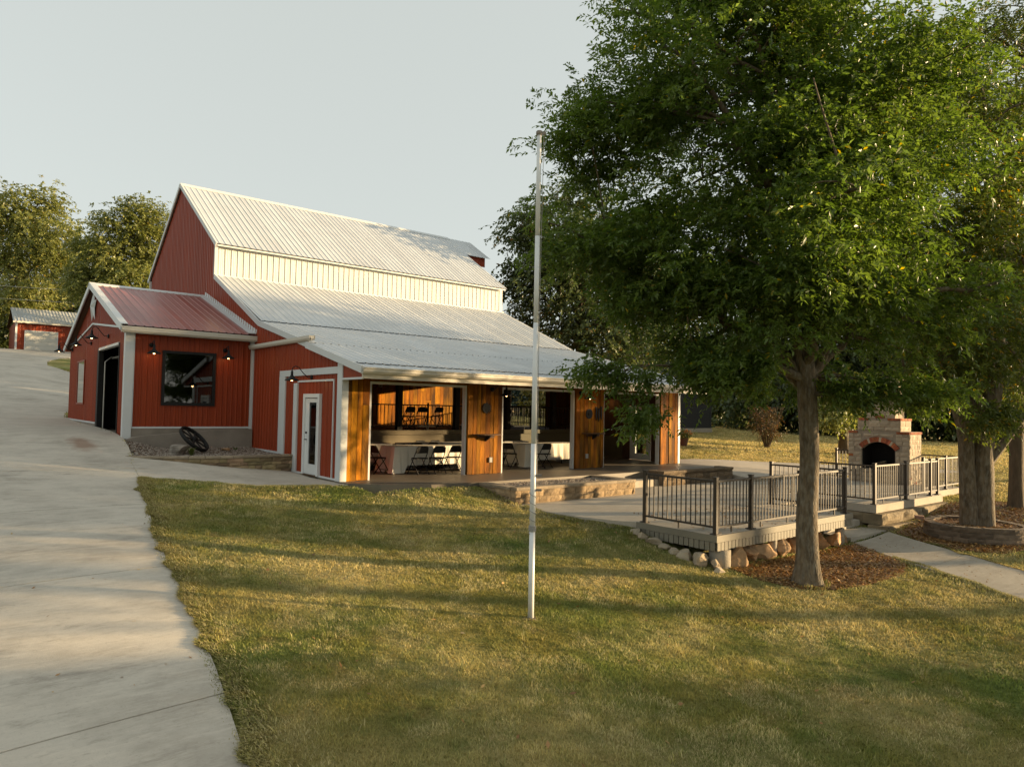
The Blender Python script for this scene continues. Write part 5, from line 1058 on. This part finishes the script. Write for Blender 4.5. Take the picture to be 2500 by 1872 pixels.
for a0, a1, z, xf, yf, xe in ((Y0, Y1, 1.27, F0, Y0, F0+.95), (Y0+.3, Y1-.3, 1.72, F0+.05, Y0+.3, F0+.9)):
    s = a0-.03
    while s < a1-.05:
        if s < a0+.34 or s > a1-.4: place('brick', rough_block('brick', .10, .075, .25, fpbrick, rf.random(), .006), fp, (xf-.04, s+.05, z), -math.pi/2)
        s += .107
    s = xf
    while s < xe: place('brick', rough_block('brick', .10, .075, .25, fpbrick, rf.random(), .006), fp, (s+.06, yf-.04, z), 0.); s += .107
n_ = 19
for k in range(n_):
    t = -.93+1.86*(k+.5)/n_; r0, r1 = AR+.005, AR+.165; hw = .93/n_*(AR+.08)*.93
    d = np.array([0, -math.sin(t), math.cos(t)]); c = np.array([F0-.012, ac[0], ac[1]])+d*(r0+r1)/2; s_ = np.array([0, math.cos(t), math.sin(t)])
    MB().obox(c, (.045, 0, 0), s_*hw, d*(r1-r0)/2).build('arch_brick', fpbrick if k % 5 else fpstone, fp)
MB().tube([(F0+.25, -5.15, .16), (F0+.4, -5.6, .12)], .07, 9).build('log', bark, fp, True); MB().tube([(F0+.3, -5.5, .30), (F0+.42, -5.05, .18)], .055, 9).build('log', bark, fp, True)

# ------------------------------------------------------------------ far buildings, pole, cables
sh = thing('red_shed', 'small red metal shed with white garage door at the top of the driveway', 'shed', (3.5, 72, 7.1)); z0 = 7.05
MB().box(-1.97, 9.0, 72., 81., z0-.4, z0+2.95).build('wall', red, sh)
wall_panels(sh, 'wall_panel', red, (-1.9, 71.99, 0), (1, 0, 0), (0, -1, 0), 10.8, lambda t: z0, lambda t: z0+2.93, .3, .03)
sr = MB().prism([(71.6, z0+2.90), (76.5, z0+4.75), (81.4, z0+2.90), (81.4, z0+2.84), (76.5, z0+4.68), (71.6, z0+2.84)], 0, -2.2, 9.2).build('roof', darkwood, sh)
roof_panels(sr, 'roof_panel', whiteroof, -2.25, 9.2, (71.5, z0+2.88), (76.5, z0+4.77), .02, .3, .05)
MB().box(-2.25, 9.2, 71.45, 71.55, z0+2.74, z0+2.92).build('gutter', guttermat, sr); MB().box(-2.02, -1.85, 71.9, 72.05, z0, z0+2.9).build('corner_trim', trim, sh)
gdr = MB().box(-1.13, 1.62, 71.9, 71.98, z0, z0+1.95).build('garage_door', mat('garage_door_white', (.55, .53, .47), .5, .04, 2.), sh)
for k in range(4): MB().box(-1.10, 1.59, 71.87, 71.9, z0+.02+k*.48, z0+.47+k*.48).build('door_panel', mat('garage_panel', (.55, .53, .47), .5, .04, 2.), gdr)
MB().box(-1.22, -1.13, 71.86, 71.98, z0, z0+2.05).box(1.62, 1.71, 71.86, 71.98, z0, z0+2.05).box(-1.13, 1.62, 71.86, 71.98, z0+1.95, z0+2.05).build('door_trim', trim, gdr)
up_ = at(309, 790, 78.); up_t = at(317, 653, 78.); upo = thing('utility_pole', 'slim wooden utility pole rising behind the dull red annex roof', 'pole', (up_[0], up_[1], tz(up_[0], up_[1])))
MB().tube([(up_[0], up_[1], tz(up_[0], up_[1])-.2), (up_t[0], up_t[1], up_t[2])], [.19, .15], 10).build('pole_shaft', polewood, upo, True); MB().tube([up_t+np.array([-.5, 0, -2.0]), up_t+np.array([-.45, 0, -1.4])], .22, 10).build('transformer', mat('transformer', (.42, .42, .4), .5), upo, True)
for k, (va, vb, lab) in enumerate(((681, 708, 'upper pale power cable crossing in front of the trees'), (713, 738, 'lower pale power cable crossing in front of the trees'))):
    A, B = at(-500, va-38, 70.), at(305, vb+5, 77.7); pts = [A+(B-A)*s-np.array([0, 0, .5*4*s*(1-s)]) for s in np.linspace(0, 1, 14)]; o = MB().tube(pts, .026, 5).build('power_cable', cable); tag(o, lab, 'cable', 'power cables')
C = at(1735, 1046, 50.); g2 = thing('charcoal_garage', 'charcoal lap-sided garage behind the flower pot beyond the porch', 'garage', (C[0]-6, C[1]+4, C[2]))
MB().box(C[0]-7, C[0], C[1], C[1]+9, C[2]-.6, C[2]+3.).build('wall', greyside, g2)
for k in range(20): MB().box(C[0]-7, C[0]-.15, C[1]-.03-.0, C[1]-.002, C[2]+.05+k*.148, C[2]+.05+k*.148+.13).build('lap_board', greyside, g2)
MB().box(C[0]-.15, C[0]+.03, C[1]-.04, C[1]+.1, C[2], C[2]+3.).build('corner_trim', greyside, g2); MB().box(C[0]-7, C[0]+.1, C[1]-.06, C[1]-.002, C[2]-.5, C[2]+.03).build('base', concpier, g2)
MB().prism([(C[1]-.5, C[2]+2.95), (C[1]+4.5, C[2]+5.2), (C[1]+9.5, C[2]+2.95)], 0, C[0]-7.3, C[0]+.4).build('roof', greyside, g2)
H = at(1262, 1010, 75.); ho = thing('green_roofed_house', 'small ivory house with green roof seen through the porch', 'house', (H[0], H[1], H[2])); 
MB().box(H[0]-2, H[0]+10, H[1], H[1]+7, H[2]-1.5, H[2]+.9).build('wall', ivory, ho); MB().prism([(H[1]-.5, H[2]+.85), (H[1]+3.5, H[2]+2.0), (H[1]+7.5, H[2]+.85)], 0, H[0]-2.4, H[0]+10.4).build('roof', greenroof, ho)
for k in range(2): MB().box(H[0]+.5+k*3, H[0]+1.5+k*3, H[1]-.03, H[1], H[2]-.6, H[2]+.4).build('window', doorwhite, ho)
pp = at(1669, 1043, 33.); zp = tz(pp[0], pp[1]); pt = thing('flower_pot', 'dark clay pot of orange flowers beyond the porch corner', 'flower pot', (pp[0], pp[1], zp))
MB().lathe([(.15, 0), (.20, .22), (.24, .34), (.25, .40), (.22, .40), (.20, .36)], (pp[0], pp[1], zp), 16, False).build('pot', potm, pt, True)
r3 = np.random.default_rng(2)
def leafballs(name, parent, c, rad_, n, size, m, seed):
    r2 = np.random.default_rng(seed); d = r2.normal(size=(n, 3)); d /= np.linalg.norm(d, axis=1)[:, None]; P = np.array(c)+d*np.array(rad_)*(r2.random(n)**.4)[:, None]
    t = r2.normal(size=(n, 3)); t /= np.linalg.norm(t, axis=1)[:, None]; s_ = np.cross(t, d); s_ /= np.linalg.norm(s_, axis=1)[:, None]+1e-6; L_ = (size*r2.uniform(.6, 1.3, n))[:, None]
    V = np.stack([P-t*L_, P+s_*L_*.5, P+t*L_, P-s_*L_*.5], 1).reshape(-1, 3); i0 = np.arange(n)*4
    return fast_mesh(name, V, np.concatenate([np.c_[i0, i0+1, i0+2], np.c_[i0, i0+2, i0+3]]), m, parent, np.repeat(r2.random((n, 3)), 4, 0))
leafballs('leaves', pt, (pp[0], pp[1], zp+.55), (.38, .38, .26), 420, .06, L_plant, 6); leafballs('flowers', pt, (pp[0]+.1, pp[1], zp+.62), (.38, .38, .22), 150, .05, flowerm, 7)

# ------------------------------------------------------------------ trees
def bez(a, b, c, n): 
    s = np.linspace(0, 1, n)[:, None]; return (1-s)**2*a+2*s*(1-s)*b+s*s*c
def tree(name, label, base, lobes, trunks, m, n_leaf, leaf, seed, bm_=bark, twig=.30, k_leaf=11, cl=None, droop=.5, limbs=26, twigs_per=7, group=None, cat='tree', jitter=.30, wratio=.36, gate=.0, sub=90, limb_r=.33, bough=0):
    """lobes: (centre, radii, weight); trunks: list of [(point, radius), ...]"""
    r2 = np.random.default_rng(seed); t = thing(name, label, cat, base, 0, group); n_tw = n_leaf//k_leaf; n_cl = max(20, n_tw//twigs_per)
    wts = np.array([l[2]*np.prod(l[1])**.67 for l in lobes]); wts /= wts.sum(); li = r2.choice(len(lobes), n_cl, p=wts)
    C0 = np.array([l[0] for l in lobes]); Rd = np.array([l[1] for l in lobes])
    d = r2.normal(size=(n_cl, 3)); d /= np.linalg.norm(d, axis=1)[:, None]; rr = r2.random(n_cl)**.42; C = C0[li]+d*Rd[li]*(rr*r2.uniform(.88, 1.1, n_cl))[:, None]
    if bough:
        nb_ = max(12, n_cl//bough); B_ = C[:nb_]; bi = r2.integers(nb_, size=n_cl); bw_ = .42*np.minimum(Rd[li[:nb_]].min(1), 1.6)[bi]*.62; C = B_[bi]+r2.normal(0, 1, (n_cl, 3))*bw_[:, None]*np.array([1, 1, .62]); li = li[:nb_][bi]
    if gate:
        nz = np.sin(C[:, 0]*1.9+seed)*np.sin(C[:, 1]*2.1+1.7*seed)+np.sin(C[:, 2]*2.3+.5*seed)*np.sin((C[:, 0]+C[:, 1])*1.3); C = C[(nz > -1.+gate) | (Rd[li][:, 2] < .5)]
    n_cl = len(C); cen = np.average(C0, axis=0, weights=wts)
    # wood
    wood = MB(); limbpts = []; limbrad = []; tr_pts = []
    for tr in trunks:
        P = [np.array(p, float) for p, r_ in tr]; rr_ = [r_ for p, r_ in tr]
        # smooth by interpolation
        A_ = np.c_[np.array(P), rr_]; E_ = np.vstack([2*A_[0]-A_[1], A_, 2*A_[-1]-A_[-2]]); Q4 = []
        for k in range(len(A_)-1):
            a0, a1, a2, a3 = E_[k:k+4]
            for q in np.linspace(0, 1, 7)[:-1]: Q4.append(.5*(2*a1+(a2-a0)*q+(2*a0-5*a1+4*a2-a3)*q*q+(3*a1-a0-3*a2+a3)*q**3))
        Q4.append(A_[-1]); Q4 = np.array(Q4); Q = Q4[:, :3]; Rr = np.maximum(Q4[:, 3], .01); nv0 = len(wood.v)
        wood.tube(list(Q), list(Rr), 18)
        vv = np.array(wood.v[nv0:]); ax = np.repeat(Q, 18, 0); rv = vv-ax; an = np.tile(np.arange(18)/18*2*np.pi, len(Q)); hh = vv[:, 2]-Q[0, 2]
        flare = .16*np.exp(-hh/.35)*np.cos(an*5+seed)+.025*np.sin(an*3+hh*1.7+seed)+.02*np.sin(an*7-hh*2.3)
        wood.v[nv0:] = [tuple(p) for p in ax+rv*(1+flare)[:, None]]
        tr_pts.append((Q, Rr))
    idx = r2.permutation(n_cl)
    for i in idx[:limbs]:
        Q, Rr = tr_pts[r2.integers(len(tr_pts))]; tgt = C[i]; up_ok = [k for k in range(len(Q)) if Q[k][2] > Q[0][2]+.3*(Q[-1][2]-Q[0][2]) and Q[k][2] < tgt[2]+.4] or [len(Q)-1]
        k = up_ok[int(r2.random()**.6*(len(up_ok)-1)+.5)] if len(up_ok) > 1 else up_ok[0]; a = Q[k]; r_ = min(Rr[k]*.62, limb_r*Rr[0]*.8); L_ = np.linalg.norm(tgt-a)
        mid_ = (a+tgt)/2+np.array([0, 0, .16*L_])+r2.normal(0, .06*L_, 3); B = bez(a, mid_, tgt, 9); B[1:-1] += r2.normal(0, .018*L_, (7, 3)); R_ = np.linspace(r_, .012+.012*leaf/.08, 9); wood.tube(list(B), list(R_), 7, False); limbpts.append(B); limbrad.append(R_)
    if limbpts:
        LP = np.concatenate(limbpts); LR = np.concatenate(limbrad)
        for i in idx[limbs:limbs+sub]:
            tgt = C[i]; q = LP-tgt; dd = np.linalg.norm(q, axis=1)+np.where(LP[:, 2] > tgt[2]+.3, 3., 0); k = int(np.argmin(dd)); a = LP[k]; L_ = np.linalg.norm(tgt-a)
            if L_ < .15: continue
            B = bez(a, (a+tgt)/2+np.array([0, 0, .1*L_])+r2.normal(0, .07*L_, 3), tgt, 6); wood.tube(list(B), list(np.linspace(min(LR[k]*.7, .05), .006+.05*leaf, 6)), 5, False)
    wood.build('trunk', bm_, t, True)
    # leaves: twigs hung with leaflets
    ci = np.repeat(np.arange(n_cl), twigs_per); n = len(ci); st = C[ci]+r2.normal(0, jitter, (n, 3))*np.array([1, 1, .75]); out = st-cen; out[:, 2] *= .35; out /= np.linalg.norm(out, axis=1)[:, None]+1e-6
    dr_ = out*.8+r2.normal(0, .6, (n, 3)); dr_ /= np.linalg.norm(dr_, axis=1)[:, None]; L_ = twig*r2.uniform(.6, 1.3, n); s = (np.arange(k_leaf)+.6)/k_leaf
    pos = st[:, None]+dr_[:, None]*(L_[:, None]*s)[:, :, None]; pos[:, :, 2] -= droop*L_[:, None]*s**2
    side = np.cross(dr_, np.array([0, 0, 1.])+r2.normal(0, .35, (n, 3))); side /= np.linalg.norm(side, axis=1)[:, None]+1e-6; sg = np.where(np.arange(k_leaf) % 2 == 0, 1., -1.)
    ld = dr_[:, None]*.65+side[:, None]*sg[None, :, None]*.75+np.array([0, 0, -.45*droop/.5]); ld = ld+r2.normal(0, .3, ld.shape); ld /= np.linalg.norm(ld, axis=2)[:, :, None]
    pos = pos.reshape(-1, 3); ld = ld.reshape(-1, 3); N_ = len(pos); nr = r2.normal(0, .5, (N_, 3))+np.array([0, 0, 1.]); wd = np.cross(ld, nr); wd /= np.linalg.norm(wd, axis=1)[:, None]+1e-6
    ll = (leaf*r2.uniform(.65, 1.25, N_))[:, None]; ww_ = ll*wratio*.5; nn = np.cross(wd, ld); mid_ = pos+ld*ll*.45; V = np.stack([pos, mid_+wd*ww_+nn*ll*.07, pos+ld*ll-np.array([0, 0, 1.])*ll*.1, mid_-wd*ww_+nn*ll*.07], 1).reshape(-1, 3)
    i0 = np.arange(N_)*4; T = np.concatenate([np.c_[i0, i0+1, i0+2], np.c_[i0, i0+2, i0+3]])
    ctint = r2.random(n_cl); tt = np.clip(np.repeat(ctint[ci], k_leaf)*.6+r2.random(N_)*.4, 0, 1); tint = np.c_[tt, r2.random(N_), r2.random(N_)]
    fast_mesh('crown', V, T, m, t, np.repeat(tint, 4, 0)); return t
def lob(u, v, dep, ru, rv, rd, w_=1.):
    """a leafy mass of the crown: its centre in the place, its half sizes in metres"""
    return (at(u, v, dep), (max(ru, rd)*.5+min(ru, rd)*.5, max(ru, rd)*.5+min(ru, rd)*.5, rv), w_)

B0 = (4.30, -9.68, tz(4.3, -9.68))
tree('ash_tree', 'big leafy ash tree with grey trunk standing in front of the deck', B0,
  [lob(1880,380,12.7,3.0,2.4,2.8,1.), lob(1600,240,12.5,1.35,1.15,1.5,1.1), lob(1470,350,12.4,.95,.62,1.0,1.2), lob(1535,545,12.3,1.3,.85,1.5,1.1), lob(1640,700,12.2,1.2,.5,1.4,.9), lob(1790,750,12.2,1.7,.75,1.8,1.), lob(1780,40,12.8,1.9,1.5,2.2,1.), lob(2120,360,12.8,1.5,2.0,2.0,.8), lob(2130,740,12.6,1.6,1.0,1.8,.9), lob(1930,640,11.2,2.2,1.3,1.2,1.1), lob(2130,960,12.4,.9,.2,.8,1.4), lob(2230,955,12.6,.8,.2,.8,1.4),
   lob(1390,900,11.9,.45,.10,.4,1.7), lob(1490,905,11.9,.5,.12,.45,1.8), lob(1570,935,11.8,.42,.15,.4,1.6), lob(1595,1010,11.7,.2,.14,.2,2.4), lob(1800,900,11.9,1.1,.26,1.0,1.), lob(1690,880,11.8,.8,.22,.7,1.1), lob(2000,150,12.5,1.6,1.5,1.8,1.), lob(1500,110,12.6,.5,.45,.5,1.2), lob(1960,920,13.2,.9,.3,.8,.8)],
  [[((B0[0], B0[1], B0[2]-.15), .34), ((B0[0], B0[1], B0[2]+.12), .25), ((B0[0]-.0, B0[1], B0[2]+.5), .195), ((B0[0]-.02, B0[1]+.0, B0[2]+1.3), .172), ((B0[0]+.03, B0[1]-.02, B0[2]+2.3), .162), ((B0[0]-.03, B0[1]+.02, B0[2]+3.6), .16), ((B0[0]-.1, B0[1]+.1, B0[2]+5.5), .14), ((B0[0]-.25, B0[1]+.1, B0[2]+8.0), .07), ((B0[0]-.3, B0[1]+.1, B0[2]+10.0), .02)]],
  L_ash, 330000, .098, 3, bark, twig=.28, jitter=.17, limbs=34, sub=150, gate=.28, bough=9, droop=.14, wratio=.42)
def rt_(u, v, z0_, dep): p = at(u, v, dep); return (float(p[0]), float(p[1]))
rx, ry = rgc
tree('double_trunk_tree', 'broad tree with two joined trunks inside the block ring', (rx, ry, -.75),
  [lob(2330,520,17.,2.6,2.6,2.4), lob(2260,800,16.6,1.9,1.2,1.8), lob(2400,860,16.4,1.9,1.0,1.8), lob(2230,250,17.5,1.9,1.6,2.), lob(2480,640,16.5,1.9,2.0,2.), lob(2130,620,18.,1.6,1.6,1.8), lob(2060,330,18.,1.6,1.8,1.8), lob(2400,300,17.5,1.9,1.6,2.), lob(2330,960,15.9,1.1,.4,.9,.8), lob(2170,950,16.3,1.0,.3,.9,1.2), lob(2440,1000,15.6,.9,.35,.7,.8)],
  [[((rx-.10, ry+.10, -.95), .26), ((rx-.12, ry+.12, -.5), .20), ((rx-.16, ry+.16, .6), .18), ((rx-.22, ry+.24, 1.8), .16), ((rx-.7, ry+.7, 4.), .13), ((rx-1., ry+1., 7.), .05)], [((rx+.06, ry-.06, -.95), .33), ((rx+.08, ry-.08, -.5), .265), ((rx+.09, ry-.09, .4), .24), ((rx+.11, ry-.11, 1.3), .215), ((rx+.3, ry-.3, 3.), .19), ((rx+.5, ry-.4, 6.), .08)], [((rx+.14, ry-.15, .75), .11), ((rx+.45, ry-.47, 1.35), .085), ((rx+.95, ry-.85, 2.3), .09), ((rx+1.5, ry-1.3, 4.), .05)]],
  L_oak, 150000, .105, 5, bark, twig=.32, jitter=.22, limbs=26, sub=90, gate=.15, bough=10, droop=.2, wratio=.42)
qx, qy = 15.7, -9.75
tree('single_trunk_tree', 'tall tree with a straight trunk at the edge beyond the block ring', (qx, qy, tz(qx, qy)),
  [lob(2560,380,20.,3.0,3.0,2.6), lob(2440,160,20.5,2.0,1.6,2.), lob(2520,840,19.,2.2,1.0,1.8), lob(2470,930,18.6,1.2,.5,1.,.8), lob(2640,650,19.5,2.4,2.,2.), lob(2540,60,20.5,2.0,1.3,2.)],
  [[((qx, qy, tz(qx, qy)-.15), .26), ((qx, qy, tz(qx, qy)+.3), .19), ((qx+.03, qy, 1.2), .175), ((qx+.05, qy, 3.), .2), ((qx, qy, 6.), .12), ((qx, qy, 9.), .04)]],
  L_oak, 70000, .115, 6, barkdark, twig=.36, jitter=.3, limbs=22, sub=60, gate=.2)
m0 = at(1420, 1000, 40.)
tree('silver_maple', 'dark green maple rising behind the far end of the barn roof', (m0[0], m0[1], tz(m0[0], m0[1])),
  [lob(1400,600,40.,3.2,3.0,3.), lob(1330,700,39.,2.4,2.0,2.4), lob(1300,560,40.,1.7,1.2,1.8), lob(1270,690,39.5,1.0,.9,1.), lob(1440,800,39.,3.0,2.0,2.6), lob(1500,650,41.,3.,3.,3.), lob(1390,500,40.,1.8,1.2,1.8), lob(1560,830,40.,2.6,1.6,2.4), lob(1300,790,39.,1.2,.7,1.)],
  [[((m0[0], m0[1], tz(m0[0], m0[1])-.2), .4), ((m0[0], m0[1], 3.), .34), ((m0[0]-.2, m0[1], 6.), .26), ((m0[0]-.3, m0[1], 11.), .08)]],
  L_maple, 62000, .21, 8, barkdark, twig=.62, jitter=.42, limbs=26, sub=70, k_leaf=9, wratio=.6, gate=.35)
def bgtree(name, label, u, vb, dep, lobes, m, n, leaf, seed, trunk_r=.3, gate=.3, wr=.6, **kw):
    b = at(u, vb, dep); z = tz(b[0], b[1]); top = max(l[0][2] for l in lobes)
    return tree(name, label, (b[0], b[1], z), lobes, [[((b[0], b[1], z-.3), trunk_r*1.25), ((b[0], b[1], z+.8), trunk_r), ((b[0]+.1, b[1], z+(top-z)*.45), trunk_r*.75), ((b[0], b[1], top), trunk_r*.15)]], m, n, leaf, seed, barkdark, twig=leaf*2.8, jitter=leaf*2.0, limbs=kw.pop('limbs', 16), sub=kw.pop('sub', 30), k_leaf=8, wratio=wr, gate=gate, **kw)
LT = 'trees beyond the shed'
bgtree('broad_tree', 'large dark green tree at the far edge behind the shed', 40, 830, 84., [lob(20,560,84,5.4,5.,4.5), lob(110,600,82,4.4,4.2,4.), lob(165,640,83,2.6,2.4,2.4), lob(90,500,84,3.4,2.6,3.), lob(-70,560,84,5,6,5), lob(60,720,80,5.,3.4,4.)], L_far, 60000, .34, 21, .45, group=LT, gate=.4)
bgtree('sunlit_tree', 'yellow-green sunlit tree between the shed and the barn gable', 330, 780, 76., [lob(300,560,76,3.2,2.4,3.), lob(345,530,76,2.2,2.2,2.2), lob(270,640,75,3.4,2.6,3.), lob(380,620,77,3.,3.,3.), lob(215,690,74,2.6,2.,2.4), lob(320,690,74,4.,2.4,3.), lob(225,600,76,1.6,1.2,1.6), lob(415,560,78,1.6,1.6,1.6)], L_far, 56000, .30, 22, .35, group=LT, gate=.5)
bgtree('broad_tree', 'dark low tree mass behind the shed roof', 130, 820, 90., [lob(130,730,90,8.,4.5,5.), lob(250,740,92,6.,3.5,4.), lob(20,770,88,5.,4.,4.), lob(-40,820,86,6.,2.5,4.), lob(40,830,89,4.,2.,3.)], L_dark, 34000, .42, 23, .3, group=LT)
RT2 = 'trees behind the far lawn'; LB = ['dark tree behind the shrub on the far lawn', 'dark tree behind the trunk of the big ash', 'shaded tree behind the chimney', 'dark tree right of the fireplace chimney', 'dark tree behind the double trunk', 'dark tree behind the straight trunk at the edge', 'shaded tree beyond the charcoal garage', 'far tree above the charcoal garage roof']
for k, (u, dep, rr_) in enumerate(((1890,62.,5.), (2010,58.,4.6), (2120,60.,5.), (2240,56.,5.), (2370,56.,5.2), (2500,52.,5.), (1780,68.,5.5), (1660,72.,6.))):
    bgtree('lawn_edge_tree', LB[k], u, 1070, dep, [lob(u,860,dep,rr_,3.6,rr_*.9), lob(u-50,960,dep-3,rr_*.7,2.2,rr_*.6), lob(u+60,940,dep-2,rr_*.8,2.2,rr_*.7), lob(u+10,720,dep,rr_*.9,4.,rr_*.8), lob(u,1030,dep-2.5,rr_*.9,1.1,2.)], L_dark if k % 3 else L_maple, 20000, .40, 50+k, .28, group=RT2, gate=.25, limbs=10, sub=12)
bgtree('sunlit_small_tree', 'small yellow-green tree behind the fireplace beside its thin trunk', 2060, 1050, 34., [lob(2045,985,34,1.3,.8,1.2), lob(2080,960,34,1.2,.8,1.1), lob(2030,1010,33.5,.8,.5,.8)], L_far, 9000, .16, 61, .22)
bgtree('yellow_tree', 'yellow tree seen through the railed end opening of the barn', 1318, 1000, 62., [lob(1318,965,62,1.3,1.6,1.3), lob(1322,990,61,1.5,.9,1.3)], L_yel, 6000, .2, 62, .15)
bgtree('dark_spruce', 'dark evergreen tree seen through the railed end opening of the barn', 1268, 1010, 66., [lob(1268,900,66,1.4,2.2,1.4), lob(1265,950,66,2.2,1.5,2.), lob(1275,975,64,2.4,.8,2.)], L_spruce, 12000, .26, 63, .3, gate=.2)
s0 = at(1873, 1078, 36.); zs_ = tz(s0[0], s0[1])
tree('bare_shrub', 'thin reddish upright shrub on the far sunlit lawn', (s0[0], s0[1], zs_), [((s0[0], s0[1], zs_+1.1), (.8, .8, .8), 1.), ((s0[0]-.2, s0[1], zs_+1.8), (.7, .7, .5), .7)], [[((s0[0]+.05*math.cos(a), s0[1]+.05*math.sin(a), zs_-.1), .03), ((s0[0]+.5*math.cos(a), s0[1]+.5*math.sin(a), zs_+1.2), .018), ((s0[0]+.8*math.cos(a), s0[1]+.8*math.sin(a), zs_+2.1), .006)] for a in np.linspace(0, 6.28, 14)[:-1]], L_shrub, 5200, .07, 71, barkdark, twig=.22, jitter=.12, limbs=30, sub=0, cat='shrub')
# unseen grove casting the lawn shadows, then trees added to shade driveway, porch, shed
OL = 'grove beyond the picture edge'
for k, (x, y, h, r_, n_, lo_) in enumerate(((19.5, -27.5, 8.5, 3.9, 13000, .5), (27., -36., 9.5, 5.0, 13000, .5), (36., -38., 10., 4.6, 12000, .5), (41., -30.2, 11.2, 1.7, 7000, .84), (33., -28.75, 8.9, .9, 1700, .88), (46., -22., 13.6, 5.2, 15000, .84), (30., 54., 10.5, 6., 22000, .55), (21., 62., 8.5, 6., 20000, .55))):
    z = tz(x, y); tree('unseen_shade_tree', ('first grove tree past the garden path, nearest the lawn', 'second grove tree past the garden path outside the view', 'third grove tree past the garden path outside the view', 'high-crowned tree added to shade the driveway, past the garden path', 'slim high-crowned tree added to shade the driveway, past the garden path', 'thin sixth tree added to shade the porch roof, past the garden path', 'unseen tree added behind the barn to shade the shed', 'second unseen tree added behind the barn to shade the shed')[k], (x, y, z), [((x, y, z+h*lo_), (r_, r_, h*(.97-lo_)), 1.), ((x+r_*.5, y-r_*.3, z+h*lo_*.8), (r_*.7, r_*.7, h*(.9-lo_)*.7), 1.), ((x-r_*.5, y+r_*.4, z+h*lo_*.85), (r_*.7, r_*.7, h*(.9-lo_)*.7), 1.)], [[((x, y, z-.2), .4), ((x, y, z+1), .28), ((x, y, z+h*.5), .2), ((x, y, z+h*.9), .04)]], L_oak, n_, .26, 80+k, barkdark, twig=.6, jitter=.5, limbs=14, sub=20, k_leaf=8, wratio=.6, gate=.15, group=OL)
for o in list(COL.objects):
    if o.type == 'EMPTY' and o.parent is None and o.get('kind') is None and not o.get('label'): print('no label', o.name)
